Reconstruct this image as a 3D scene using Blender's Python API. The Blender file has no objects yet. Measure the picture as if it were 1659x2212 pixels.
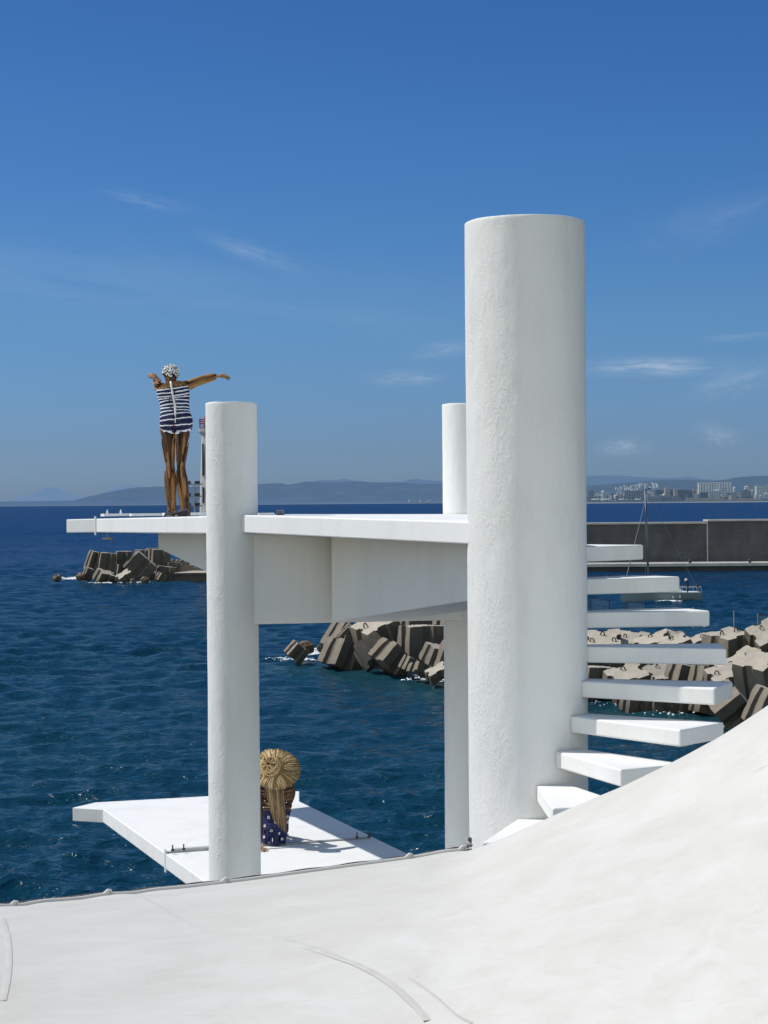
import bpy, bmesh, math, random
import numpy as np
from mathutils import Vector, Matrix, Euler, noise as mnoise
rnd = random.Random(7)
R = math.radians
sc = bpy.context.scene
COL = sc.collection

# ------------------------------------------------------------------ camera
EZ = 10.5                                   # eye height above the sea (m)
FPX = 4128.0                                # focal length in 1659-px-wide units
cam_d = bpy.data.cameras.new('camera')
cam = bpy.data.objects.new('camera', cam_d); COL.objects.link(cam)
cam_d.sensor_fit = 'VERTICAL'; cam_d.sensor_height = 36.0
cam_d.lens = FPX/2212*36.0
cam_d.clip_start = 0.1; cam_d.clip_end = 90000
PITCH = math.atan(21/FPX); ROLL = 0.0075
CM = Matrix.Rotation(math.pi/2-PITCH, 3, 'X') @ Matrix.Rotation(-ROLL, 3, 'Z')
cam.matrix_world = Matrix.Translation((0, 0, EZ)) @ CM.to_4x4()
sc.camera = cam

def ray(px, py):
    return CM @ Vector(((px-829.5)/FPX, -(py-1106.0)/FPX, -1.0))
def P(px, py, Y):                           # survey point: where a sight line reaches depth Y
    d = ray(px, py); return Vector((0, 0, EZ)) + d*(Y/d.y)
def PZ(px, py, z):                          # survey point: where a sight line reaches height z
    d = ray(px, py); return Vector((0, 0, EZ)) + d*((z-EZ)/d.z)

# ------------------------------------------------------------------ materials
def new_mat(name):
    m = bpy.data.materials.new(name); m.use_nodes = True
    nt = m.node_tree; nt.nodes.clear()
    out = nt.nodes.new('ShaderNodeOutputMaterial')
    b = nt.nodes.new('ShaderNodeBsdfPrincipled')
    nt.links.new(b.outputs[0], out.inputs[0])
    return m, nt, b, out
def N(nt, t, **kw):
    n = nt.nodes.new(t)
    for k, v in kw.items():
        if k in n.inputs: n.inputs[k].default_value = v
        else: setattr(n, k, v)
    return n
def coords(nt, scale=(1, 1, 1), kind='Object'):
    tc = nt.nodes.new('ShaderNodeTexCoord'); mp = nt.nodes.new('ShaderNodeMapping')
    mp.inputs['Scale'].default_value = scale
    nt.links.new(tc.outputs[kind], mp.inputs[0]); return mp.outputs[0]
def geo_coords(nt, scale=(1, 1, 1), rot=(0, 0, 0)):
    tc = nt.nodes.new('ShaderNodeNewGeometry'); mp = nt.nodes.new('ShaderNodeMapping')
    mp.inputs['Scale'].default_value = scale; mp.inputs['Rotation'].default_value = rot
    nt.links.new(tc.outputs['Position'], mp.inputs[0]); return mp.outputs[0]
def ramp(nt, fac, stops):
    r = nt.nodes.new('ShaderNodeValToRGB')
    el = r.color_ramp.elements
    while len(el) < len(stops): el.new(0.5)
    for e, (p, c) in zip(el, stops):
        e.position = p; e.color = tuple(c)+(1,) if len(c) == 3 else c
    nt.links.new(fac, r.inputs[0]); return r.outputs[0]
def noise(nt, vec, scale, detail=4, rough=0.55, dist=0.0):
    n = N(nt, 'ShaderNodeTexNoise', Scale=scale, Detail=detail, Roughness=rough, Distortion=dist)
    nt.links.new(vec, n.inputs['Vector']); return n.outputs[0]
def math_n(nt, op, a, b=None, clamp=False):
    n = nt.nodes.new('ShaderNodeMath'); n.operation = op; n.use_clamp = clamp
    for i, v in enumerate((a, b)):
        if v is None: continue
        if isinstance(v, (int, float)): n.inputs[i].default_value = v
        else: nt.links.new(v, n.inputs[i])
    return n.outputs[0]
def mixc(nt, fac, a, b, mode='MIX'):
    n = nt.nodes.new('ShaderNodeMix'); n.data_type = 'RGBA'; n.blend_type = mode
    for i, v in ((0, fac), (6, a), (7, b)):
        if isinstance(v, (int, float)): n.inputs[i].default_value = v
        elif isinstance(v, tuple): n.inputs[i].default_value = v if len(v) == 4 else v+(1,)
        else: nt.links.new(v, n.inputs[i])
    return n.outputs[2]
def bump(nt, h, strength, dist, prev=None):
    b = N(nt, 'ShaderNodeBump', Strength=strength, Distance=dist)
    nt.links.new(h, b.inputs['Height'])
    if prev is not None: nt.links.new(prev, b.inputs['Normal'])
    return b.outputs[0]

def plaster(name, base=(0.785, 0.78, 0.755), dirty=(0.62, 0.61, 0.57), bumpy=1.0, streak=1.0):
    """white lime-painted concrete: brush marks, trowel ridges, grime"""
    m, nt, b, out = new_mat(name)
    v = geo_coords(nt)
    vs = geo_coords(nt, (1, 1, 0.28))
    big = noise(nt, vs, 2.6, 5, 0.6)
    fine = noise(nt, v, 26, 5, 0.65)
    c = mixc(nt, math_n(nt, 'MULTIPLY', ramp(nt, big, [(0.48, (0, 0, 0)), (0.78, (1, 1, 1))]), 0.33*streak), base, dirty)
    c = mixc(nt, math_n(nt, 'MULTIPLY', ramp(nt, fine, [(0.55, (0, 0, 0)), (0.8, (1, 1, 1))]), 0.22), c, dirty)
    drip = noise(nt, geo_coords(nt, (4.5, 4.5, 0.6)), 1.3, 6, 0.68, 0.6)
    c = mixc(nt, math_n(nt, 'MULTIPLY', ramp(nt, drip, [(0.56, (0,)*3), (0.76, (1,)*3)]), 0.20*streak), c, (0.50, 0.47, 0.42))
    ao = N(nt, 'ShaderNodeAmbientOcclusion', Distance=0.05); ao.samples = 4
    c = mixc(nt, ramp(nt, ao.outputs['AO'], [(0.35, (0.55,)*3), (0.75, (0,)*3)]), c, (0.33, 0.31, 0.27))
    nt.links.new(c, b.inputs['Base Color'])
    b.inputs['Roughness'].default_value = 0.75
    b.inputs['Specular IOR Level'].default_value = 0.25
    trowel = noise(nt, geo_coords(nt, (9, 9, 4.2)), 1.5, 6, 0.62, 1.6)
    patch = ramp(nt, noise(nt, geo_coords(nt, (1, 1, 0.6)), 2.2, 3), [(0.42, (0.06,)*3), (0.64, (1,)*3)])
    ridges = math_n(nt, 'MULTIPLY', math_n(nt, 'ABSOLUTE', math_n(nt, 'SUBTRACT', trowel, 0.5)), patch)
    b1 = bump(nt, ridges, 0.52*bumpy, 0.030)
    b2 = bump(nt, noise(nt, v, 55, 4, 0.6), 0.30*bumpy, 0.008, b1)
    b3 = bump(nt, noise(nt, geo_coords(nt, (1, 1, 0.5)), 3.5, 3), 0.5*bumpy, 0.03, b2)
    nt.links.new(b3, b.inputs['Normal'])
    return m

def simple(name, col, rough=0.6, metal=0.0, var=0.0, scale=8.0, col2=None, bmp=0.0, bscale=40, spec=0.4):
    m, nt, b, out = new_mat(name)
    b.inputs['Roughness'].default_value = rough; b.inputs['Metallic'].default_value = metal
    b.inputs['Specular IOR Level'].default_value = spec
    v = coords(nt)
    col2 = col2 or tuple(x*(1-var) for x in col)
    n = noise(nt, v, scale, 4)
    nt.links.new(mixc(nt, ramp(nt, n, [(0.35, (0, 0, 0)), (0.68, (1, 1, 1))]), col, col2), b.inputs['Base Color'])
    if bmp: nt.links.new(bump(nt, noise(nt, v, bscale, 4), bmp, 0.02), b.inputs['Normal'])
    return m

def toned(name, stops, rough=0.7, grain=(6, 6, 6), gscale=6.0, bmp=0.3, attr='tone'):
    """colour picked per piece from the 'tone' face attribute, with grain"""
    m, nt, b, out = new_mat(name)
    a = nt.nodes.new('ShaderNodeAttribute'); a.attribute_name = attr
    v = coords(nt, grain)
    n = noise(nt, v, gscale, 5, 0.6)
    f = math_n(nt, 'ADD', a.outputs['Fac'], math_n(nt, 'MULTIPLY', math_n(nt, 'SUBTRACT', n, 0.5), 0.55), True)
    nt.links.new(ramp(nt, f, stops), b.inputs['Base Color'])
    b.inputs['Roughness'].default_value = rough
    if bmp: nt.links.new(bump(nt, n, bmp, 0.01), b.inputs['Normal'])
    return m

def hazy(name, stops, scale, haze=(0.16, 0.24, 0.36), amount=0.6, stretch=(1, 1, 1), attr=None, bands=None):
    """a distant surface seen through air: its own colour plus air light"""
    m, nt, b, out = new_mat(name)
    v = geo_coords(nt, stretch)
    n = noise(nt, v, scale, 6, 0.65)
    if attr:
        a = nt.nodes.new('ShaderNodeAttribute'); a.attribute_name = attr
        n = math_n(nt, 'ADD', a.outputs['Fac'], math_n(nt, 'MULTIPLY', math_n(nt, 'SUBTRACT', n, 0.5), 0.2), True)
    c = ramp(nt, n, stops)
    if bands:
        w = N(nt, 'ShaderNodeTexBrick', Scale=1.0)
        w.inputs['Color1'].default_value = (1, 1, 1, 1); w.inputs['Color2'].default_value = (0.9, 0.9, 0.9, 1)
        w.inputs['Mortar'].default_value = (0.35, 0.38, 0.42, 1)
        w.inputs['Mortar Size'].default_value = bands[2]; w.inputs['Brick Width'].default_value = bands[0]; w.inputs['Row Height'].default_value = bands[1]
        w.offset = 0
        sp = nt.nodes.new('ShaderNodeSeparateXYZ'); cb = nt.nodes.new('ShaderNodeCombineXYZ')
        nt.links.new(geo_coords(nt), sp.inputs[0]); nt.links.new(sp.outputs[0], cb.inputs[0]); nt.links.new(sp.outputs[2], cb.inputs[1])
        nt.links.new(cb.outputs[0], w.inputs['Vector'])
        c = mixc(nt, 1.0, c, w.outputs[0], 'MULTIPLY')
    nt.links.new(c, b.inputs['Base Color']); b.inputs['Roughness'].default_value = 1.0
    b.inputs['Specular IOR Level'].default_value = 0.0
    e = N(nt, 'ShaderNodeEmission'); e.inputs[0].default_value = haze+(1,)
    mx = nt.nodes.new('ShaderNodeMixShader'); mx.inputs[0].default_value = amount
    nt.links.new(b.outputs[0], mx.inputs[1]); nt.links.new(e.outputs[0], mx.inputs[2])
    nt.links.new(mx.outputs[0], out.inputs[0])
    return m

def concrete(name, base=(0.30, 0.275, 0.238), wet=True):
    """weathered armour-block concrete, darker and browner near the water, rust runs"""
    m, nt, b, out = new_mat(name)
    v = coords(nt); g = geo_coords(nt)
    n1 = noise(nt, v, 1.4, 6, 0.65); n2 = noise(nt, v, 9, 5, 0.6)
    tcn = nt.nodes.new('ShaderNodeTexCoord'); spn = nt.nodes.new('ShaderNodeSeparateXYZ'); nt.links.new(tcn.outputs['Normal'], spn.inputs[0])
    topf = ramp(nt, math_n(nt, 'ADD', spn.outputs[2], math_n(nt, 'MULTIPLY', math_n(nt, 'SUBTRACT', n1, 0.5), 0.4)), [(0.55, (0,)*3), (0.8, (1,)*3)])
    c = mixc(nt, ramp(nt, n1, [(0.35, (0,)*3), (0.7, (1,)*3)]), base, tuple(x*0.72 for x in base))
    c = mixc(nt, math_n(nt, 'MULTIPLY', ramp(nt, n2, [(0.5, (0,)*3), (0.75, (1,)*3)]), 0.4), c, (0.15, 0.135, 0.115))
    side_shade = mixc(nt, ramp(nt, math_n(nt, 'ADD', math_n(nt, 'MULTIPLY', spn.outputs[1], -1.0), math_n(nt, 'MULTIPLY', math_n(nt, 'SUBTRACT', n1, 0.5), 0.4)), [(0.40, (0,)*3), (0.65, (1,)*3)]), (0.84, 0.77, 0.68), (0.34, 0.325, 0.30))  # shade put into the colour: sides facing the camera are darkened
    c = mixc(nt, topf, mixc(nt, 1.0, c, side_shade, 'MULTIPLY'), mixc(nt, 1.0, c, (1.6, 1.55, 1.45), 'MULTIPLY'))  # tops brightened, sides dimmed in colour to deepen sun and shade
    nr = noise(nt, coords(nt, (1.0, 5.0, 0.8)), 0.8, 3)
    c = mixc(nt, math_n(nt, 'MULTIPLY', ramp(nt, nr, [(0.63, (0,)*3), (0.74, (1,)*3)]), 0.6), c, (0.34, 0.16, 0.07))
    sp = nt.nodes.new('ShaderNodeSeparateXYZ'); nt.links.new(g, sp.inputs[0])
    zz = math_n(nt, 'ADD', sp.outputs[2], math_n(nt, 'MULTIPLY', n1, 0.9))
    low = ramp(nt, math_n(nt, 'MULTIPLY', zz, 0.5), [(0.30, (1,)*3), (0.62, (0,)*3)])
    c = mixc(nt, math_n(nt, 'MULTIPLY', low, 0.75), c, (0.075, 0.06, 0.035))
    nt.links.new(c, b.inputs['Base Color'])
    rr = N(nt, 'ShaderNodeMapRange'); rr.inputs['To Min'].default_value = 0.85; rr.inputs['To Max'].default_value = 0.35
    nt.links.new(low, rr.inputs[0]); nt.links.new(rr.outputs[0], b.inputs['Roughness'])
    b.inputs['Specular IOR Level'].default_value = 0.3
    nt.links.new(bump(nt, n2, 0.35, 0.05), b.inputs['Normal'])
    return m

M = {}
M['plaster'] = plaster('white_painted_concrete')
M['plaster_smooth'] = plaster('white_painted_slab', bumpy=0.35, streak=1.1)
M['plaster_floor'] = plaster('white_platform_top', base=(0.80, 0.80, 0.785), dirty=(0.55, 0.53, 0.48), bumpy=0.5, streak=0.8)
M['white_steel'] = simple('white_painted_steel', (0.74, 0.75, 0.74), 0.45, var=0.15, scale=12)
M['strap_paint'] = simple('worn_strap_paint', (0.36, 0.36, 0.35), 0.6, var=0.4, scale=9)
M['dark_steel'] = simple('dark_steel', (0.05, 0.05, 0.055), 0.4, metal=0.5, var=0.3)
M['grey_steel'] = simple('grey_steel', (0.35, 0.36, 0.37), 0.45, metal=0.6, var=0.3)
M['black_rubber'] = simple('black_rubber', (0.02, 0.02, 0.022), 0.6)
M['wood'] = toned('driftwood', [(0.0, (0.035, 0.015, 0.006)), (0.35, (0.15, 0.063, 0.016)), (0.65, (0.30, 0.14, 0.038)), (1.0, (0.48, 0.27, 0.10))], grain=(18, 18, 5))
M['wood_dark'] = toned('dark_driftwood', [(0.0, (0.03, 0.014, 0.008)), (0.5, (0.13, 0.062, 0.030)), (1.0, (0.30, 0.17, 0.09))], grain=(5, 18, 18))
M['wood_core'] = simple('wood_core', (0.035, 0.016, 0.007), 0.9)
M['suit'] = toned('navy_and_white_slats', [(0.0, (0.004, 0.005, 0.04)), (0.45, (0.008, 0.010, 0.085)), (0.55, (0.78, 0.79, 0.80)), (1.0, (0.85, 0.85, 0.85))], bmp=0.15)
M['suit'].node_tree.nodes  # colour split navy / white
M['navy'] = toned('navy_painted_wood', [(0.0, (0.004, 0.007, 0.04)), (0.6, (0.006, 0.014, 0.085)), (1.0, (0.014, 0.035, 0.17))], grain=(8, 8, 8))
M['white_petal'] = simple('white_petals', (0.80, 0.79, 0.76), 0.6, var=0.12, scale=30)
M['petal_heart'] = simple('dark_petal_hearts', (0.06, 0.055, 0.04), 0.7)
M['white_rod'] = simple('white_rod', (0.82, 0.82, 0.80), 0.5, var=0.1)
M['straw'] = toned('straw', [(0.0, (0.10, 0.055, 0.02)), (0.4, (0.46, 0.30, 0.12)), (0.75, (0.74, 0.54, 0.27)), (1.0, (0.88, 0.72, 0.43))], grain=(20, 20, 20), bmp=0.2)
M['raffia'] = toned('raffia_hair', [(0.0, (0.09, 0.05, 0.022)), (0.5, (0.26, 0.17, 0.08)), (1.0, (0.46, 0.33, 0.17))], grain=(40, 40, 3), bmp=0.3)
M['canvas'] = None
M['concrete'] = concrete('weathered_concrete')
M['concrete_dark'] = concrete('dark_concrete', base=(0.24, 0.22, 0.19))  # darker base for the mound and the pier's quay face
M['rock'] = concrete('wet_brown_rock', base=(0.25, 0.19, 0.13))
M['rust'] = simple('rusty_iron', (0.09, 0.045, 0.03), 0.8, metal=0.4, var=0.5)
M['foam'] = simple('sea_foam', (0.85, 0.88, 0.9), 0.7, var=0.1)

# ------------------------------------------------------------------ mesh helpers
class MB:
    def __init__(s): s.v = []; s.f = []; s.t = []; s.tone = 0.5
    def add(s, vs, fs):
        o = len(s.v); s.v += [tuple(x) for x in vs]; s.f += [tuple(i+o for i in f) for f in fs]; s.t += [s.tone]*len(fs)
    def box(s, c, size, rot=None, taper=1.0):
        hx, hy, hz = size[0]/2, size[1]/2, size[2]/2
        vs = [Vector((x*(taper if z > 0 else 1), y*(taper if z > 0 else 1), z)) for z in (-hz, hz) for y in (-hy, hy) for x in (-hx, hx)]
        if rot is not None: vs = [rot @ v for v in vs]
        s.add([v+Vector(c) for v in vs], [(0, 2, 3, 1), (4, 5, 7, 6), (0, 1, 5, 4), (1, 3, 7, 5), (3, 2, 6, 7), (2, 0, 4, 6)])
    def prism(s, top, thick, bottom=None):
        n = len(top); top = [Vector(p) for p in top]
        bot = [Vector(p) for p in bottom] if bottom else [p-Vector((0, 0, thick)) for p in top]
        s.add(top+bot, [tuple(range(n)), tuple(range(2*n-1, n-1, -1))]+[(i, i+n, (i+1) % n+n, (i+1) % n) for i in range(n)])
    def tube(s, pts, r, seg=8, cap=True, flat=None):
        pts = [Vector(p) for p in pts]; n = len(pts)
        rs = r if isinstance(r, (list, tuple)) else [r]*n
        vs = []; up = None
        for i, p in enumerate(pts):
            t = (pts[min(i+1, n-1)]-pts[max(i-1, 0)])
            if t.length < 1e-9: t = Vector((0, 0, 1))
            t.normalize()
            if up is None:
                up = Vector((0, 0, 1)) if abs(t.z) < 0.9 else Vector((0, 1, 0))
            a = t.cross(up); a.normalize(); b2 = a.cross(t); up = b2
            for k in range(seg):
                an = 2*math.pi*k/seg
                vs.append(p+(a*math.cos(an)+b2*math.sin(an)*(flat or 1.0))*rs[i])
        fs = [(i*seg+k, i*seg+(k+1) % seg, (i+1)*seg+(k+1) % seg, (i+1)*seg+k) for i in range(n-1) for k in range(seg)]
        if cap: fs += [tuple(range(seg-1, -1, -1)), tuple(range((n-1)*seg, n*seg))]
        s.add(vs, fs)
    def lathe(s, prof, c, seg=24, axis=Vector((0, 0, 1))):
        q = Vector((0, 0, 1)).rotation_difference(axis.normalized())
        vs = []
        for r, z in prof:
            for k in range(seg):
                an = 2*math.pi*k/seg
                vs.append(q @ Vector((r*math.cos(an), r*math.sin(an), z))+Vector(c))
        n = len(prof)
        fs = [(i*seg+k, i*seg+(k+1) % seg, (i+1)*seg+(k+1) % seg, (i+1)*seg+k) for i in range(n-1) for k in range(seg)]
        fs += [tuple(range(seg-1, -1, -1)), tuple(range((n-1)*seg, n*seg))]
        s.add(vs, fs)
    def build(s, name, mat, parent=None, smooth=False, bevel=0.0, bseg=2, loc=None, auto=None):
        me = bpy.data.meshes.new(name)
        off = Vector(loc) if loc is not None else Vector((0, 0, 0))
        me.from_pydata([tuple(Vector(v)-off) for v in s.v], [], s.f)
        at = me.attributes.new('tone', 'FLOAT', 'FACE'); at.data.foreach_set('value', s.t)
        if bevel:
            bm = bmesh.new(); bm.from_mesh(me)
            bmesh.ops.recalc_face_normals(bm, faces=bm.faces)
            es = [e for e in bm.edges if len(e.link_faces) == 2 and e.calc_face_angle(0) > 0.35]
            bmesh.ops.bevel(bm, geom=es, offset=bevel, segments=bseg, profile=0.5, affect='EDGES', clamp_overlap=True)
            bm.to_mesh(me); bm.free()
        me.update()
        if smooth:
            me.polygons.foreach_set('use_smooth', [True]*len(me.polygons))
        if auto:
            me.polygons.foreach_set('use_smooth', [True]*len(me.polygons))
            me.set_sharp_from_angle(angle=auto)
        o = bpy.data.objects.new(name, me); COL.objects.link(o)
        if mat: me.materials.append(mat)
        if loc is not None: o.location = off
        if parent is not None: o.parent = parent
        return o

def tag(o, label=None, cat=None, group=None, kind=None):
    if label: o['label'] = label
    if cat: o['category'] = cat
    if group: o['group'] = group
    if kind: o['kind'] = kind
    return o
def empty(name, loc, label, cat, group=None):
    o = bpy.data.objects.new(name, None); COL.objects.link(o); o.location = loc
    o.empty_display_size = 0.2
    return tag(o, label, cat, group)
def child(o, root):
    """parent an already world-placed mesh to its thing without moving it"""
    o.parent = root; o.matrix_parent_inverse = Matrix.Translation(-root.location) ; return o
def partof(root, name, mb, mat, **kw):
    o = mb.build(name, mat, None, **kw); o.parent = root
    if root.type == 'EMPTY' or root.location.length > 0:
        o.location = Vector(o.location)-root.location if kw.get('loc') is not None else -Vector(root.location)
    return o

# ------------------------------------------------------------------ light and sky
SUN_EL, SUN_AZ = R(54), math.atan2(0.22, -0.976)     # sun stands to the left, a little beyond the tower
sv = Vector((math.cos(SUN_AZ)*math.cos(SUN_EL), math.sin(SUN_AZ)*math.cos(SUN_EL), math.sin(SUN_EL)))
sd = bpy.data.lights.new('sun', 'SUN'); sd.energy = 3.85; sd.angle = R(0.53); sd.color = (1.0, 0.965, 0.905)
sun = bpy.data.objects.new('sun', sd); COL.objects.link(sun)
sun.rotation_euler = sv.to_track_quat('Z', 'Y').to_euler(); sun.location = (0, 0, 60)
w = bpy.data.worlds.new('World'); sc.world = w; w.use_nodes = True
nt = w.node_tree; nt.nodes.clear()
wo = nt.nodes.new('ShaderNodeOutputWorld'); bg = nt.nodes.new('ShaderNodeBackground')
sky = nt.nodes.new('ShaderNodeTexSky'); sky.sky_type = 'NISHITA'; sky.sun_disc = False
sky.sun_elevation = SUN_EL; sky.sun_rotation = math.pi/2-SUN_AZ
sky.altitude = 20; sky.air_density = 1.0; sky.dust_density = 0.6; sky.ozone_density = 3.0
tc = nt.nodes.new('ShaderNodeTexCoord'); dirv = tc.outputs['Generated']
sp = nt.nodes.new('ShaderNodeSeparateXYZ'); nt.links.new(dirv, sp.inputs[0])
# deepen the band above the horizon as in the photograph's hazy blue air
tint = ramp(nt, sp.outputs[2], [(0.0, (0.385, 0.60, 1.08)), (0.03, (0.34, 0.53, 0.96)), (0.093, (0.31, 0.55, 0.88)), (0.164, (0.25, 0.51, 0.86)), (0.255, (0.21, 0.46, 0.80)), (0.5, (0.40, 0.55, 0.75))])
# added fill: sky behind the viewer brightened and warmed to lift camera-facing shade
back_fill = ramp(nt, math_n(nt, 'MULTIPLY', math_n(nt, 'SUBTRACT', 0.15, sp.outputs[1]), math_n(nt, 'SUBTRACT', 1.0, math_n(nt, 'MULTIPLY', sp.outputs[2], 1.05))), [(0.0, (0, 0, 0)), (0.45, (1, 1, 1))])
tint = mixc(nt, back_fill, tint, (3.0, 2.50, 1.90))
skyc = mixc(nt, 1.0, sky.outputs[0], tint, 'MULTIPLY')
az = math_n(nt, 'ARCTAN2', sp.outputs[0], sp.outputs[1])
el = math_n(nt, 'ARCSINE', sp.outputs[2])
def cloud(px, py, wx, wy, slope, dens, nscale, stretch, seed):
    """a thin cloud far off: a soft lens of vapour broken up by noise"""
    d = ray(px, py).normalized(); a0 = math.atan2(d.x, d.y); e0 = math.asin(d.z)
    du = math_n(nt, 'SUBTRACT', az, a0); dv = math_n(nt, 'SUBTRACT', el, e0)
    ca, sa = math.cos(slope), math.sin(slope)
    u = math_n(nt, 'ADD', math_n(nt, 'MULTIPLY', du, ca), math_n(nt, 'MULTIPLY', dv, sa))
    v = math_n(nt, 'SUBTRACT', math_n(nt, 'MULTIPLY', dv, ca), math_n(nt, 'MULTIPLY', du, sa))
    u = math_n(nt, 'MULTIPLY', u, FPX/wx); v = math_n(nt, 'MULTIPLY', v, FPX/wy)
    cb = nt.nodes.new('ShaderNodeCombineXYZ')
    nt.links.new(math_n(nt, 'MULTIPLY', u, stretch), cb.inputs[0]); nt.links.new(v, cb.inputs[1]); cb.inputs[2].default_value = seed
    n = noise(nt, cb.outputs[0], nscale, 5, 0.6, 0.6)
    r2 = math_n(nt, 'ADD', math_n(nt, 'MULTIPLY', u, u), math_n(nt, 'MULTIPLY', v, v))
    g = math_n(nt, 'EXPONENT', math_n(nt, 'MULTIPLY', r2, -1.0))
    k = math_n(nt, 'MULTIPLY', g, ramp(nt, n, [(0.30, (0,)*3), (0.70, (1,)*3)]))
    return math_n(nt, 'MULTIPLY', k, dens, True)
CLOUDS = [(1412, 793, 105, 15, 0.0, 1.0, 1.1, 1.0, 1), (880, 817, 60, 14, 0.0, 0.5, 1.3, 1.2, 2), (965, 755, 60, 15, 0.12, 0.36, 1.3, 1, 3),
          (320, 435, 85, 12, -0.20, 0.22, 1.2, 1, 4), (545, 545, 80, 16, -0.32, 0.32, 1.2, 1, 5), (1345, 965, 42, 15, 0.0, 0.45, 1.5, 1.2, 6),
          (1552, 938, 34, 18, -0.3, 0.45, 1.5, 1, 7), (1590, 825, 80, 24, 0.25, 0.34, 1.4, 1, 8), (1560, 470, 150, 45, 0.25, 0.13, 1.2, 1, 9),
          (150, 610, 420, 70, -0.10, 0.16, 0.8, 0.6, 10), (1610, 727, 70, 7, 0.05, 0.3, 1.2, 1, 11), (700, 640, 400, 80, -0.2, 0.08, 1.0, 0.7, 12)]
cur = skyc
for a in CLOUDS:
    cur = mixc(nt, cloud(*a), cur, (4.6, 5.6, 6.9))
for a in [(1395, 822, 70, 14, 0.0, 0.30, 1.4, 1.2, 21), (1600, 838, 70, 14, 0.2, 0.20, 1.4, 1.2, 22), (870, 822, 70, 12, 0, 0.18, 1.4, 1.2, 23)]:
    cur = mixc(nt, cloud(*a), cur, (1.6, 2.3, 3.6))
nt.links.new(cur, bg.inputs[0]); bg.inputs[1].default_value = 0.10
nt.links.new(bg.outputs[0], wo.inputs[0])
sc.view_settings.view_transform = 'Standard'; sc.view_settings.look = 'None'; sc.view_settings.exposure = 0

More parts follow.
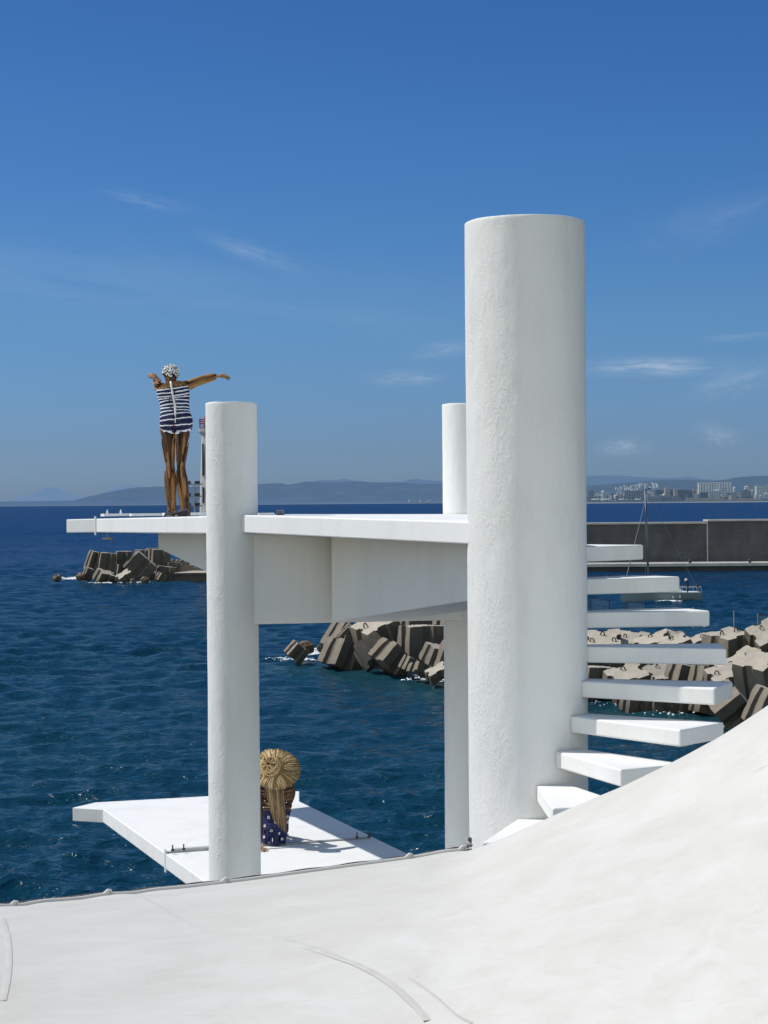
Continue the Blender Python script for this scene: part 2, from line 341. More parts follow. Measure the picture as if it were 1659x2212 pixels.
# ------------------------------------------------------------------ sea
SHALLOW = []                                  # (x, y, radius) of the rubble under water, filled by the breakwaters
def build_sea():
    m, nt, b, out = new_mat('sea_water')
    at = nt.nodes.new('ShaderNodeAttribute'); at.attribute_name = 'shallow'
    g = geo_coords(nt)
    n1 = noise(nt, geo_coords(nt, (1, 0.35, 1)), 0.02, 4)
    base = mixc(nt, ramp(nt, n1, [(0.35, (0,)*3), (0.65, (1,)*3)]), (0.0020, 0.031, 0.058), (0.0018, 0.038, 0.060))
    base = mixc(nt, math_n(nt, 'MULTIPLY', at.outputs['Fac'], 0.75), base, (0.012, 0.065, 0.075))
    sp = nt.nodes.new('ShaderNodeSeparateXYZ'); nt.links.new(g, sp.inputs[0])
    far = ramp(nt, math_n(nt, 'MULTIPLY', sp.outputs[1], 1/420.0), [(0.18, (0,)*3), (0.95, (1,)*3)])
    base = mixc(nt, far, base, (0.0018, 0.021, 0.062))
    nt.links.new(base, b.inputs['Base Color'])
    b.inputs['Roughness'].default_value = 0.10
    b.inputs['IOR'].default_value = 1.333
    spc = ramp(nt, math_n(nt, 'MULTIPLY', sp.outputs[1], 1/600.0), [(0.10, (0.36,)*3), (0.45, (0.17,)*3), (1.0, (0.07,)*3)]); nt.links.new(spc, b.inputs['Specular IOR Level'])
    h1 = noise(nt, geo_coords(nt, (1.0, 1.5, 1), (0, 0, 0.35)), 1.1, 4, 0.6, 0.4)
    h2 = noise(nt, geo_coords(nt, (1.0, 1.3, 1), (0, 0, -0.3)), 3.4, 3, 0.6, 0.3)
    bb = bump(nt, h1, 0.8, 0.42); bb = bump(nt, h2, 0.6, 0.10, bb)
    nt.links.new(bb, b.inputs['Normal'])
    dk = N(nt, 'ShaderNodeBsdfDiffuse'); dkc = mixc(nt, far, (0.0035, 0.034, 0.054), (0.006, 0.038, 0.120)); nt.links.new(mixc(nt, math_n(nt, 'MULTIPLY', at.outputs['Fac'], 0.6), dkc, (0.014, 0.060, 0.070)), dk.inputs[0]); nt.links.new(bb, dk.inputs['Normal'])
    mx = nt.nodes.new('ShaderNodeMixShader')
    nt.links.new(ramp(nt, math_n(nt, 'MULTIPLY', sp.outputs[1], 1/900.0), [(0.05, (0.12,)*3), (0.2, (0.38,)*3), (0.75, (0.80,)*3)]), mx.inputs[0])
    nt.links.new(b.outputs[0], mx.inputs[1]); nt.links.new(dk.outputs[0], mx.inputs[2]); nt.links.new(mx.outputs[0], out.inputs[0])
    # polar sheet around the shore: fine and wave-shaped in front, plain to the horizon
    inner = [4, 10, 18, 26, 33]; r = 38.0
    while r < 1500: inner.append(r); r *= 1.0030
    while r < 45000: inner.append(r); r *= 1.35
    rr = np.array(inner)
    fine = np.arange(-0.27, 0.2701, 0.00062)
    out_a = np.concatenate([np.linspace(-1.5, -0.30, 40), np.linspace(-0.295, -0.272, 12)])
    aa = np.concatenate([out_a, fine, -out_a[::-1]])
    A, RR = np.meshgrid(aa, rr)
    X = RR*np.sin(A); Y = RR*np.cos(A)
    rs = np.random.RandomState(3)
    Z = np.zeros_like(X); DX = np.zeros_like(X); DY = np.zeros_like(X)
    for i in range(130):
        lam = 0.36*(7.0/0.36)**(rs.rand()**1.25)
        th = -math.pi/2+0.35+rs.randn()*0.75
        k = 2*math.pi/lam; amp = 0.041*lam/6.283*(1.0 if lam < 3 else (3/lam)**.4)
        ph = rs.rand()*6.283
        kx, ky = k*math.cos(th), k*math.sin(th)
        fade = np.clip(1.3-RR/(lam*190.0), 0, 1)
        q = kx*X+ky*Y+ph
        Z += amp*fade*np.cos(q); DX -= 0.85*amp*fade*math.cos(th)*np.sin(q); DY -= 0.85*amp*fade*math.sin(th)*np.sin(q)
    gust = 0.75+0.35*np.sin(X*0.05+1.3*np.sin(Y*0.021))*np.sin(Y*0.037+0.6)
    edge = np.clip((0.275-np.abs(A))/0.02, 0, 1)*np.clip((RR-34)/6, 0, 1)
    Z *= edge*gust; X2 = X+DX*edge*gust; Y2 = Y+DY*edge*gust
    sh = np.zeros_like(X)
    for (sx, sy, sr) in SHALLOW:
        d2 = ((X-sx)**2+((Y-sy)*0.75)**2)/sr**2
        sh = np.maximum(sh, np.exp(-d2))
    nr, na = X.shape
    co = np.stack([X2, Y2, Z], -1).reshape(-1, 3).astype(np.float32)
    i = np.arange(nr-1)[:, None]*na+np.arange(na-1)[None, :]
    q = np.stack([i, i+1, i+na+1, i+na], -1).reshape(-1, 4)[:, ::-1]
    me = bpy.data.meshes.new('sea'); nf = len(q)
    me.vertices.add(len(co)); me.vertices.foreach_set('co', co.ravel())
    me.loops.add(nf*4); me.loops.foreach_set('vertex_index', q.ravel().astype(np.int32))
    me.polygons.add(nf); me.polygons.foreach_set('loop_start', np.arange(0, nf*4, 4, dtype=np.int32)); me.polygons.foreach_set('loop_total', np.full(nf, 4, dtype=np.int32))
    me.polygons.foreach_set('use_smooth', np.ones(nf, dtype=bool))
    a = me.attributes.new('shallow', 'FLOAT', 'POINT'); a.data.foreach_set('value', sh.ravel().astype(np.float32))
    me.update(calc_edges=True); me.validate()
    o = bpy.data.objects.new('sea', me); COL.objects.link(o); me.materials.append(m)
    tag(o, kind='structure'); return o

# ------------------------------------------------------------------ far shore: hills, strip of land, town
def ridge(name, pts, Y, depth, mat, seed):
    """a range of hills: crest line traced, slopes falling to the shore in front and away behind"""
    xs = [p[0] for p in pts]; ys = [p[1] for p in pts]
    n = 160; rows = 12
    px = np.linspace(xs[0], xs[-1], n); py = np.interp(px, xs, ys)
    vs = []; fs = []
    for j in range(rows+3):
        for i in range(n):
            c = P(px[i], py[i], Y)
            jag = mnoise.noise(Vector((px[i]*0.05, seed, 0)))*0.9+mnoise.noise(Vector((px[i]*0.21, seed+5, 0)))*0.5
            zc = max(2.0, c.z+jag*Y/FPX*1.1)
            if j <= rows:
                t = j/rows
                y = Y-depth*(1-t); s = t**0.9
                rel = mnoise.fractal(Vector((c.x*0.0009, y*0.0009, seed)), 1.0, 2.0, 5)
                z = zc*s*(1+0.35*rel*(1-t))
                if j == 0: z = -5
                vs.append((c.x*(y/Y)*0.5+c.x*0.5, y, z))
            else:
                t = (j-rows)/2
                vs.append((c.x, Y+depth*0.5*t, max(-5, zc*(1-t))))
    for j in range(rows+2):
        for i in range(n-1):
            a = j*n+i; fs.append((a, a+1, a+n+1, a+n))
    mb = MB(); mb.add(vs, fs)
    o = mb.build(name, mat, smooth=True); tag(o, kind='structure'); return o

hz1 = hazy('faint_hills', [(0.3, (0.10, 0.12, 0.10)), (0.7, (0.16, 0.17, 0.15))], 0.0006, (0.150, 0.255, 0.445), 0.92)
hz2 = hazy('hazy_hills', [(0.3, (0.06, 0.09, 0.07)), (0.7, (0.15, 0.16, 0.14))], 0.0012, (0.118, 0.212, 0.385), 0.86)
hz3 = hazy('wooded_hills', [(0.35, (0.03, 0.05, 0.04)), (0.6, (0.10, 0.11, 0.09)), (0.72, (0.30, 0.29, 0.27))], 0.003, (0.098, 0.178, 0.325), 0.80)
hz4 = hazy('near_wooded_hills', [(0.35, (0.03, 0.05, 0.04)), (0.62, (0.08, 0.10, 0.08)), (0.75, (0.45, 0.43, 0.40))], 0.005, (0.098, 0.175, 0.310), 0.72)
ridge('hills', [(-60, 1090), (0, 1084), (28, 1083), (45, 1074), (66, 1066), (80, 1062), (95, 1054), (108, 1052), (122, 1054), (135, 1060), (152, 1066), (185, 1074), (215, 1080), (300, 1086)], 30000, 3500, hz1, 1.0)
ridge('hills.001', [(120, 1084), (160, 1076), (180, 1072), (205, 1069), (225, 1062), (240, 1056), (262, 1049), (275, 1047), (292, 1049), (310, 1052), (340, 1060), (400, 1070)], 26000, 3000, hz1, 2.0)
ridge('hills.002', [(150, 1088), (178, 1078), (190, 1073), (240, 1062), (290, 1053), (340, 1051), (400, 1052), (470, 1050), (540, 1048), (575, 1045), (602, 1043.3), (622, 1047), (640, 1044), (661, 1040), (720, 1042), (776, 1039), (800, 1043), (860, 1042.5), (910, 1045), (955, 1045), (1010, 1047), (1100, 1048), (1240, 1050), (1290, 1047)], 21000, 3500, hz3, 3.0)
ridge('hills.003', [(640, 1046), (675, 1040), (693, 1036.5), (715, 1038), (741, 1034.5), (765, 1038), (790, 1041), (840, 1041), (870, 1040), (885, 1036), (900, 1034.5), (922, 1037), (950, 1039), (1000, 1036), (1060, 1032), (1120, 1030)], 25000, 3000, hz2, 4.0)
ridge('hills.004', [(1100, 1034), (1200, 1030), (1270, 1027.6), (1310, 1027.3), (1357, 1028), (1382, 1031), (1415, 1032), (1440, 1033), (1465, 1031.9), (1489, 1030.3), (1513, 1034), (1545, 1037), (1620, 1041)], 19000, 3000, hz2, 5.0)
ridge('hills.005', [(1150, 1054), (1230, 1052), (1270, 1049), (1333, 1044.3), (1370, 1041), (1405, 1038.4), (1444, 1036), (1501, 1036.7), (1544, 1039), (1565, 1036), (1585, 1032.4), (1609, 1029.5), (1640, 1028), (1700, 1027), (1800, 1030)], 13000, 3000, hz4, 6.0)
# low coastal land under the hills
land = MB()
def land_strip(pts, Y, depth):
    for (x0, y0), (x1, y1) in zip(pts, pts[1:]):
        a, b2 = P(x0, y0, Y), P(x1, y1, Y)
        land.add([(a.x, Y, -2), (b2.x, Y, -2), (b2.x, Y, b2.z), (a.x, Y, a.z), (b2.x*1.05, Y+depth, b2.z+4), (a.x*1.05, Y+depth, a.z+4)], [(0, 1, 2, 3), (3, 2, 4, 5)])
land_strip([(-40, 1085), (0, 1083.5), (40, 1083), (90, 1082.5), (150, 1081), (210, 1081), (280, 1083), (350, 1083.5), (440, 1083)], 17000, 2500)
land_strip([(440, 1084), (560, 1083.5), (700, 1083.7), (800, 1083.6), (960, 1082.6), (1100, 1081)], 15000, 2500)
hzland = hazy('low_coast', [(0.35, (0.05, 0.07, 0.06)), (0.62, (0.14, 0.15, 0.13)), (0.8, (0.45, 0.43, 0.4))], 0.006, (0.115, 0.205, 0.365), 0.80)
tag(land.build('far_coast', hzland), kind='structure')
beach = MB()
def beach_strip(x0, y0, x1, y1, Y, h):
    a, b2 = P(x0, y0, Y), P(x1, y1, Y)
    beach.add([(a.x, Y-60, -1), (b2.x, Y-60, -1), (b2.x, Y-40, h), (a.x, Y-40, h), (b2.x, Y+30, h+1), (a.x, Y+30, h+1)], [(0, 1, 2, 3), (3, 2, 4, 5)])
beach_strip(-40, 1090, 440, 1087, 16900, 2.0)
beach_strip(440, 1087, 1100, 1084, 14900, 2.5)
beach_strip(1180, 1082, 1760, 1080, 7400, 3.0)
tag(beach.build('beach', hazy('pale_beach', [(0.3, (0.22, 0.2, 0.17)), (0.7, (0.42, 0.39, 0.34))], 0.012, (0.15, 0.22, 0.33), 0.66)), kind='structure')
plain = MB()
YT = 7400
for i in range(30):
    x0, x1 = 1180+i*20, 1200+i*20
    rise = lambda x: np.interp(x, [1180, 1270, 1420, 1520, 1660, 1780], [3, 8, 10, 14, 24, 26])
    a, b2 = P(x0, 1081, YT), P(x1, 1081, YT)
    for j in range(4):
        t0, t1 = j/4, (j+1)/4
        z = lambda x, t: 4+rise(x)*1.8*t
        plain.add([(a.x*(1+.12*t0), YT+t0*1400, z(x0, t0)), (b2.x*(1+.12*t0), YT+t0*1400, z(x1, t0)), (b2.x*(1+.12*t1), YT+t1*1400, z(x1, t1)), (a.x*(1+.12*t1), YT+t1*1400, z(x0, t1))], [(0, 1, 2, 3)])
tag(plain.build('town_ground', hazy('town_ground', [(0.4, (0.03, 0.05, 0.04)), (0.65, (0.10, 0.11, 0.10))], 0.02, (0.10, 0.165, 0.27), 0.55)), kind='structure')

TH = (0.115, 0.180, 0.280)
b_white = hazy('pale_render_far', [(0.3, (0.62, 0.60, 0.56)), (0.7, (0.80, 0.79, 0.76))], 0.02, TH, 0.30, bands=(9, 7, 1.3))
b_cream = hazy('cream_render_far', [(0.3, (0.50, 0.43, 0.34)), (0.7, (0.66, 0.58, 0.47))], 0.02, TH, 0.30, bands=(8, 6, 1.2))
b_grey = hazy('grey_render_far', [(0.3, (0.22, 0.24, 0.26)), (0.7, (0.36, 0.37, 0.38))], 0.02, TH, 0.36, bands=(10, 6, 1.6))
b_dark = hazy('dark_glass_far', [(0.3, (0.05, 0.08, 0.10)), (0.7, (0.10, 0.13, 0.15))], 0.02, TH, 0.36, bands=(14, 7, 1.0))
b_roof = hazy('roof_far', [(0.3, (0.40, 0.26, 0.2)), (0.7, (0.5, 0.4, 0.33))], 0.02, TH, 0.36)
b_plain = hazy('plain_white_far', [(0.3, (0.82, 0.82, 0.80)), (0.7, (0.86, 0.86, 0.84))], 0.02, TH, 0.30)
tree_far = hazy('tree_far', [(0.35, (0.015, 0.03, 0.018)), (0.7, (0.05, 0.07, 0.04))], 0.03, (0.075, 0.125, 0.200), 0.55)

def far_building(x0, ytop, x1, ybot, Y, mat, label, group=None, dep=None, cat='building', pent=False, fins=0, name='apartment_block'):
    a, b2 = P(x0, ytop, Y), P(x1, ytop, Y); c = P((x0+x1)/2, ybot, Y)
    wd = b2.x-a.x; ht = a.z-c.z+6; dep = dep or max(14, wd*0.6)
    root = empty(name, ((a.x+b2.x)/2, Y+dep/2, c.z-6), label, cat, group)
    yaw = Matrix.Rotation(rnd.uniform(-0.25, 0.45) if not fins else 0.0, 3, 'Z')
    mb = MB(); mb.box((0, 0, ht/2), (wd, dep, ht), yaw); mb.build('walls', mat, root)
    rf = MB(); rf.box((0, 0, ht+0.7), (wd*1.03, dep*1.03, 1.4), yaw)
    if pent: rf.box((wd*0.12, 0, ht+3.2), (wd*0.42, dep*0.5, 3.8), yaw)
    rf.build('roof', b_roof if mat is b_cream else (b_plain if mat in (b_white, b_plain) else b_grey), root)
    if fins:
        fm = MB()
        for k in range(fins): fm.box((-wd/2+(k+0.5)*wd/fins, -dep/2-1.2, ht*0.55), (wd/fins*0.30, 2.4, ht*0.86))
        fm.build('facade_fins', b_plain, root)
    return root

GS = 'apartment blocks of the far town'
far_building(1510, 1043, 1580, 1063, 7900, b_white, 'long white apartment block with tall vertical fins, largest on the far town hillside', pent=False, fins=12, dep=40)
far_building(1399, 1073, 1432, 1082.5, 7420, b_grey, 'wide low hangar with bright white roof band on the far shore by the mast', cat='hangar', name='hangar', dep=60)
far_building(1432, 1073.5, 1471, 1082.5, 7440, b_grey, 'plain grey hangar right of the white-roofed hangar on the far shore', cat='hangar', name='hangar', dep=60)
far_building(1434, 1061.5, 1494, 1072, 7750, b_dark, 'long dark flat-roofed block low in the middle of the far town', dep=40)
far_building(1352, 1061, 1397, 1074, 7700, b_grey, 'wide grey office block left of the white-roofed hangar', cat='office block', name='office_block', dep=40)
far_building(1417, 1059, 1494, 1064, 7850, b_dark, 'low dark terrace of blocks above the grey hangars', dep=40)
far_building(1634, 1050, 1658, 1072, 7720, b_white, 'tall pale block with stacked balconies at the right end of the far town', dep=35)
for (x0, x1, yt, mt, lab) in [(1514, 1530, 1064, b_dark, 'dark glass block directly below the finned white block'), (1536, 1556, 1060, b_white, 'white stepped block below the right half of the finned white block'),
                              (1560, 1570, 1052, b_white, 'slim white tower just right of the finned white block'), (1596, 1622, 1062, b_grey, 'grey terraced block between the slim white tower and the balconied block'),
                              (1300, 1306, 1062, b_white, 'narrow bright white tower near the left end of the far town'), (1308, 1318, 1064, b_white, 'stepped white tower second from the left in the far town'),
                              (1271, 1284, 1062, b_grey, 'grey slatted block beside the white column, first of the far town'), (1436, 1447, 1055, b_cream, 'pair-like cream tower standing above the dark terrace'),
                              (1456, 1464, 1058, b_cream, 'short cream tower right of the tall cream tower')]:
    far_building(x0, yt, x1, 1079, 7650+rnd.uniform(-60, 60), mt, lab, pent=rnd.random() < 0.5)
far_building(1482, 1077.2, 1562, 1081.6, 7415, b_cream, 'long low cream wall of sheds along the far beach', cat='shed', name='beach_shed', dep=14, fins=0)
far_building(1590, 1077.6, 1640, 1081.2, 7415, b_cream, 'low pale sheds at the right end of the far beach', cat='shed', name='beach_shed', dep=14)
rnd.seed(12)
for i in range(150):
    x = rnd.uniform(1272, 1690); t = rnd.random()
    up = np.interp(x, [1270, 1400, 1500, 1590, 1660], [7, 9, 14, 22, 25])*t
    wd = rnd.uniform(3, 11); h = rnd.uniform(3, 6.5)
    base = np.interp(x, [1270, 1660], [1078, 1075])-up*0.92
    mt = rnd.choice([b_white, b_white, b_white, b_cream, b_cream, b_grey])
    if x+wd > 1500 and x < 1590 and t < 0.62 and rnd.random() < 0.5: continue
    far_building(x, base-h, x+wd, base+2, 7520+t*900, mt, 'small pale or grey apartment block in the far town across the bay', GS, pent=rnd.random() < 0.35)
for i in range(70):
    x = rnd.uniform(1330, 1420); y = np.interp(x, [1330, 1370, 1420], [1052, 1044, 1041])+rnd.uniform(0, 13)
    wd = rnd.uniform(1.5, 3.6)
    far_building(x, y, x+wd, y+rnd.uniform(1.2, 2.4), 12000-200*(y-1044), b_white, 'tiny white villa on the wooded hill behind the far town', 'villas on the far hillside', name='villa')
for i in range(36):
    x = rnd.uniform(150, 350) if i < 24 else rnd.uniform(870, 955)
    Yb = 16990 if i < 24 else 14990
    y0 = 1086.5 if i < 24 else 1083.2
    far_building(x, y0-rnd.uniform(1.5, 7 if i < 24 else 3), x+rnd.uniform(3, 8), y0, Yb, hzland if i < 24 else b_white, 'hazy block on the low coast far beyond the statue' if i < 24 else 'pale low shed on the coast left of the thin rear column',
                 'hazy blocks on the low coast' if i < 24 else 'pale sheds on the low coast', name='coast_block')
# trees in the far town
for i in range(110):
    x = rnd.uniform(1268, 1690); t = rnd.random()**1.5
    base = np.interp(x, [1270, 1660], [1081, 1079])-np.interp(x, [1270, 1500, 1660], [9, 13, 24])*t
    Y = 7480+t*900; c = P(x, base, Y); s = Y/FPX; hgt = rnd.uniform(3.0, 6)*s; wd = rnd.uniform(2.0, 6)*s
    root = empty('tree', (c.x, Y, c.z-3), 'dark rounded tree between the blocks of the far town', 'tree', 'trees of the far town')
    tb = MB(); tb.tube([(0, 0, 0), (0, 0, hgt*0.5)], wd*0.07, 5); tb.build('trunk', tree_far, root)
    cb = MB()
    for k in range(7):
        ox, oy, oz = rnd.gauss(0, wd*.28), rnd.gauss(0, wd*.28), hgt*rnd.uniform(.45, 1.0)
        r_ = wd*rnd.uniform(.2, .36)
        cb.lathe([(r_*.3, -r_*.9), (r_*.95, -r_*.2), (r_*.8, r_*.5), (r_*.15, r_)], (ox, oy, oz), 7)
    cb.build('crown', tree_far, root)
# parked airliners on the shore strip
for i, (x, ln, lab) in enumerate([(1277, 16, 'white airliner parked by the foot of the white column on the far shore'), (1293, 26, 'white airliner with long fuselage, second from the left on the far shore'), (1310, 7, 'white airliner seen tail-on between two side-on airliners'),
                                  (1336, 11, 'small white airliner parked alone on the far shore'), (1370, 14, 'white airliner parked nose-left beside the white-roofed hangar')]):
    c = P(x+ln/2, 1081.2, 7410); s = 7410/FPX; L = ln*s
    root = empty('airliner', (c.x, 7410, c.z), lab, 'aeroplane')
    f = MB(); f.tube([(-L/2, 0, 4), (-L*.44, 0, 4.4), (-L*.3, 0, 4.6), (L*.3, 0, 4.6), (L/2, 0, 5.6)], [0.4, 1.6, 2.2, 2.2, 0.4], 10); f.build('fuselage', b_plain, root, smooth=True)
    f = MB(); f.add([(L*.36, 0, 6), (L*.5, 0, 6), (L*.53, 0, 12), (L*.46, 0, 12), (L*.36, .5, 6), (L*.5, .5, 6), (L*.53, .5, 12), (L*.46, .5, 12)], [(0, 1, 2, 3), (7, 6, 5, 4), (0, 4, 5, 1), (1, 5, 6, 2), (2, 6, 7, 3), (3, 7, 4, 0)]); f.build('tail_fin', b_plain, root)
    for s_ in (-1, 1):
        f = MB(); f.add([(-L*.1, s_*1.5, 3.8), (L*.08, s_*1.5, 3.8), (L*.24, s_*L*.42, 5), (L*.17, s_*L*.42, 5), (-L*.1, s_*1.5, 4.3), (L*.08, s_*1.5, 4.3), (L*.24, s_*L*.42, 5.3), (L*.17, s_*L*.42, 5.3)], [(0, 1, 2, 3), (7, 6, 5, 4), (0, 4, 5, 1), (1, 5, 6, 2), (2, 6, 7, 3), (3, 7, 4, 0)]); f.build('wing', b_plain, root)
        f = MB(); f.tube([(-L*.02, s_*L*.16, 3.0), (L*.06, s_*L*.16, 3.0)], 1.1, 8); f.build('engine', b_grey, root)

# ------------------------------------------------------------------ harbour wall
def sea_wall():
    m, nt, b, out = new_mat('dark_stone_wall')
    sp = nt.nodes.new('ShaderNodeSeparateXYZ'); cb = nt.nodes.new('ShaderNodeCombineXYZ')
    nt.links.new(geo_coords(nt), sp.inputs[0]); nt.links.new(sp.outputs[0], cb.inputs[0]); nt.links.new(sp.outputs[2], cb.inputs[1])
    br = N(nt, 'ShaderNodeTexBrick', Scale=1.0); br.inputs['Brick Width'].default_value = 1.5; br.inputs['Row Height'].default_value = 0.55
    br.inputs['Mortar Size'].default_value = 0.035
    br.inputs['Color1'].default_value = (0.10, 0.098, 0.10, 1); br.inputs['Color2'].default_value = (0.088, 0.087, 0.09, 1); br.inputs['Mortar'].default_value = (0.082, 0.081, 0.083, 1)
    nt.links.new(cb.outputs[0], br.inputs['Vector'])
    n = noise(nt, geo_coords(nt, (1, 1, 0.5)), 0.25, 6, 0.7)
    c = mixc(nt, 1.0, br.outputs[0], ramp(nt, n, [(0.3, (0.55,)*3), (0.7, (1.15,)*3)]), 'MULTIPLY')
    stain = noise(nt, geo_coords(nt, (1, 1, 0.12)), 0.8, 4)
    c = mixc(nt, ramp(nt, stain, [(0.62, (0,)*3), (0.78, (0.7,)*3)]), c, (0.05, 0.05, 0.055))
    nt.links.new(c, b.inputs['Base Color']); b.inputs['Roughness'].default_value = 0.9
    quay = simple('quay_concrete', (0.50, 0.47, 0.42), 0.85, var=0.3, scale=0.5)
    black = simple('wet_quay_face', (0.035, 0.04, 0.045), 0.6, var=0.4, scale=0.4)
    root = empty('harbour_wall', (30, 288, 0), 'long dark stone harbour wall with a pale ledge along its foot', 'sea wall')
    YW = 288.0
    tl, tj, tr = P(1080, 1131, YW), P(1527.5, 1127.6, YW), P(2300, 1118, YW)
    zb = 1.2
    for (a, b2, dz, dy) in ((tl, tj, 0.0, 0.0), (tj, tr, 0.22, -0.12)):
        mb = MB(); zt = (a.z+b2.z)/2-0.25+dz
        mb.box(((a.x+b2.x)/2, YW+2+dy, (zt-1)/2), (b2.x-a.x-0.12, 4, zt+1)); partof(root, 'stone_face', mb, m)
        mb = MB(); mb.box(((a.x+b2.x)/2, YW+1.9+dy, zt+0.13), (b2.x-a.x-0.10, 4.5, 0.26)); partof(root, 'coping', mb, quay)
    mb = MB(); mb.box((tj.x, YW-0.05, (tj.z-1)/2), (0.16, 0.3, tj.z+1)); partof(root, 'joint_strip', mb, quay)
    mb = MB(); mb.box(((tl.x+tr.x)/2, YW-4, 1.0), (tr.x-tl.x, 8, 0.42), None); partof(root, 'ledge', mb, quay)
    mb = MB(); mb.box(((tl.x+tr.x)/2, YW-3.8, -0.1), (tr.x-tl.x, 7.4, 1.78), None); partof(root, 'quay_face', mb, black)
    for x in (1490.5, 1620.0):
        mb = MB(); c = P(x, 1215, 281); mb.lathe([(.22, 0), (.2, .3), (.3, .42), (.25, .5)], (c.x, 281, 1.21), 10); partof(root, 'mooring_bollard', mb, M['dark_steel'])
sea_wall()

# ------------------------------------------------------------------ breakwaters of grooved concrete blocks
def block_mesh(seed, groove=True, bev=0.07):
    """unit armour block: a tapered cube with a vertical half-round groove down each side"""
    rs = random.Random(seed)
    prof = []
    g = 0.17; gd = 0.13
    side = [(-0.5, -0.5)]
    if groove: side += [(-g, -0.5), (-g*0.72, -0.5+gd*0.75), (0, -0.5+gd), (g*0.72, -0.5+gd*0.75), (g, -0.5)]
    for k in range(4):
        c, s_ = math.cos(k*math.pi/2), math.sin(k*math.pi/2)
        prof += [(x*c-y*s_, x*s_+y*c) for x, y in side]
    n = len(prof); vs = []; fs = []
    levels = [(-0.5, 1.06), (-0.15, 1.03), (0.2, 1.0), (0.5, 0.95)]
    for z, k in levels:
        for x, y in prof: vs.append((x*k, y*k, z))
    for j in range(3):
        for i in range(n): fs.append((j*n+i, j*n+(i+1) % n, (j+1)*n+(i+1) % n, (j+1)*n+i))
    fs.append(tuple(range(n-1, -1, -1))); fs.append(tuple(range(3*n, 4*n)))
    me = bpy.data.meshes.new('concrete_block'); me.from_pydata(vs, [], fs)
    bm = bmesh.new(); bm.from_mesh(me)
    bmesh.ops.recalc_face_normals(bm, faces=bm.faces)
    bmesh.ops.triangulate(bm, faces=[f for f in bm.faces if len(f.verts) > 4])
    bmesh.ops.subdivide_edges(bm, edges=bm.edges, cuts=2, use_grid_fill=True)
    off = Vector((seed*3.7, seed*1.3, 0))
    for v in bm.verts:
        d = mnoise.fractal(v.co*2.3+off, 1.0, 2.0, 4)*0.030
        r_ = v.co.length
        chip = max(0.0, r_-0.80)*0.35*(0.4+abs(mnoise.noise(v.co*3+off)))
        v.co += v.co.normalized()*(d-chip)
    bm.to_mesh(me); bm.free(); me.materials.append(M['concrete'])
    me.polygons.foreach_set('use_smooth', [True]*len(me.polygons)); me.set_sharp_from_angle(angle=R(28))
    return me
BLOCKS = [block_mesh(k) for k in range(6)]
def loop_mesh():
    mb = MB(); pts = []
    for k in range(9):
        a = math.pi*k/8; pts.append((math.cos(a)*0.055, 0, 0.02+math.sin(a)*0.10))
    pts = [(0.05, 0, -0.04)]+pts+[(-0.05, 0, -0.04)]
    mb.tube(pts, 0.017, 6); o = mb.build('lifting_loop', M['rust'], smooth=True); me = o.data; bpy.data.objects.remove(o); return me
LOOP = loop_mesh()

def block(c, size, rot, label, loops=1, k=None, group='concrete armour blocks', sz=None, mat=None, flip=False):
    o = bpy.data.objects.new('concrete_block', BLOCKS[(k if k is not None else rnd.randrange(6))]); COL.objects.link(o)
    o.location = c; o.rotation_euler = tuple(R(a) for a in rot)
    o.scale = tuple(size*f for f in (sz or (1, 1, 1)))
    tag(o, label, 'armour block', group)
    if mat: o.material_slots[0].link = 'OBJECT'; o.material_slots[0].material = mat
    spots = {0: [], 1: [(0.0, 0.22)], 2: [(-0.25, 0.0), (0.25, 0.0)], 3: [(-0.3, -.2), (0.0, .15), (0.3, -.2)]}[loops]
    for (x, y) in spots:
        l = bpy.data.objects.new('lifting_loop', LOOP); COL.objects.link(l); l.parent = o; l.location = (x, y, 0.50); l.rotation_euler = (0, 0, R(rnd.uniform(-30, 30)))
    return o

def zoomer(ox, oy, s):
    return lambda x, y, Y: P(ox+x*s, oy+y*s, Y)
rnd.seed(5)
# --- left breakwater head, about 260 m out
ZL = zoomer(109.7, 1042.3, .2976); SL = .2976/FPX
def LB(x, y, w, Y, rot, label, **kw):
    return block(ZL(x, y, Y), w*SL*Y, rot, 'concrete block at the lighthouse pier head: '+label if False else label, group='armour blocks at the lighthouse pier head', **kw)
LB(308, 570, 105, 262, (8, 16, 32), 'tall leaning block at the left end of the pier head, bright strip on its edge', loops=0, sz=(.75, .8, 1.35), k=0)
LB(405, 575, 118, 261, (2, 6, 20), 'dark-faced upright block second from the left on the pier head', loops=0, sz=(1, 1, 1.1), k=1)
LB(268, 665, 62, 259, (10, 18, 30), 'low sunlit block at the waterline on the left of the pier head', loops=0, sz=(.9, 1, 1.5), k=2)
LB(388, 688, 100, 257, (24, 14, 38), 'tilted block in the water below the dark-faced upright block', loops=0, sz=(1.2, 1, .85), k=3)
LB(530, 555, 112, 266, (0, 0, 14), 'shadowed block behind the big diamond-tilted block, left side', loops=0, k=4)
LB(515, 645, 86, 260, (-6, 10, 25), 'rounded block leaning on the left corner of the big diamond-tilted block', loops=0, k=5)
LB(652, 612, 165, 258, (6, 42, 12), 'biggest block on the pier head, tilted onto its corner like a diamond', loops=0, sz=(1.12, 1, .95), k=0)
LB(540, 690, 88, 255, (18, -32, 20), 'low sloping block in the water under the big diamond-tilted block', loops=0, sz=(1.25, 1, .8), k=1)
LB(665, 545, 110, 267, (0, 2, 10), 'dark block half hidden behind the big diamond-tilted block, right side', loops=0, k=2)
LB(785, 550, 128, 263, (0, 0, 24), 'square upright block with a sunlit left side under the platform beam', loops=0, k=3)
LB(745, 498, 84, 268, (0, 0, 20), 'pale flat-topped block highest on the pier head', loops=0, sz=(1.2, 1, .5), k=4)
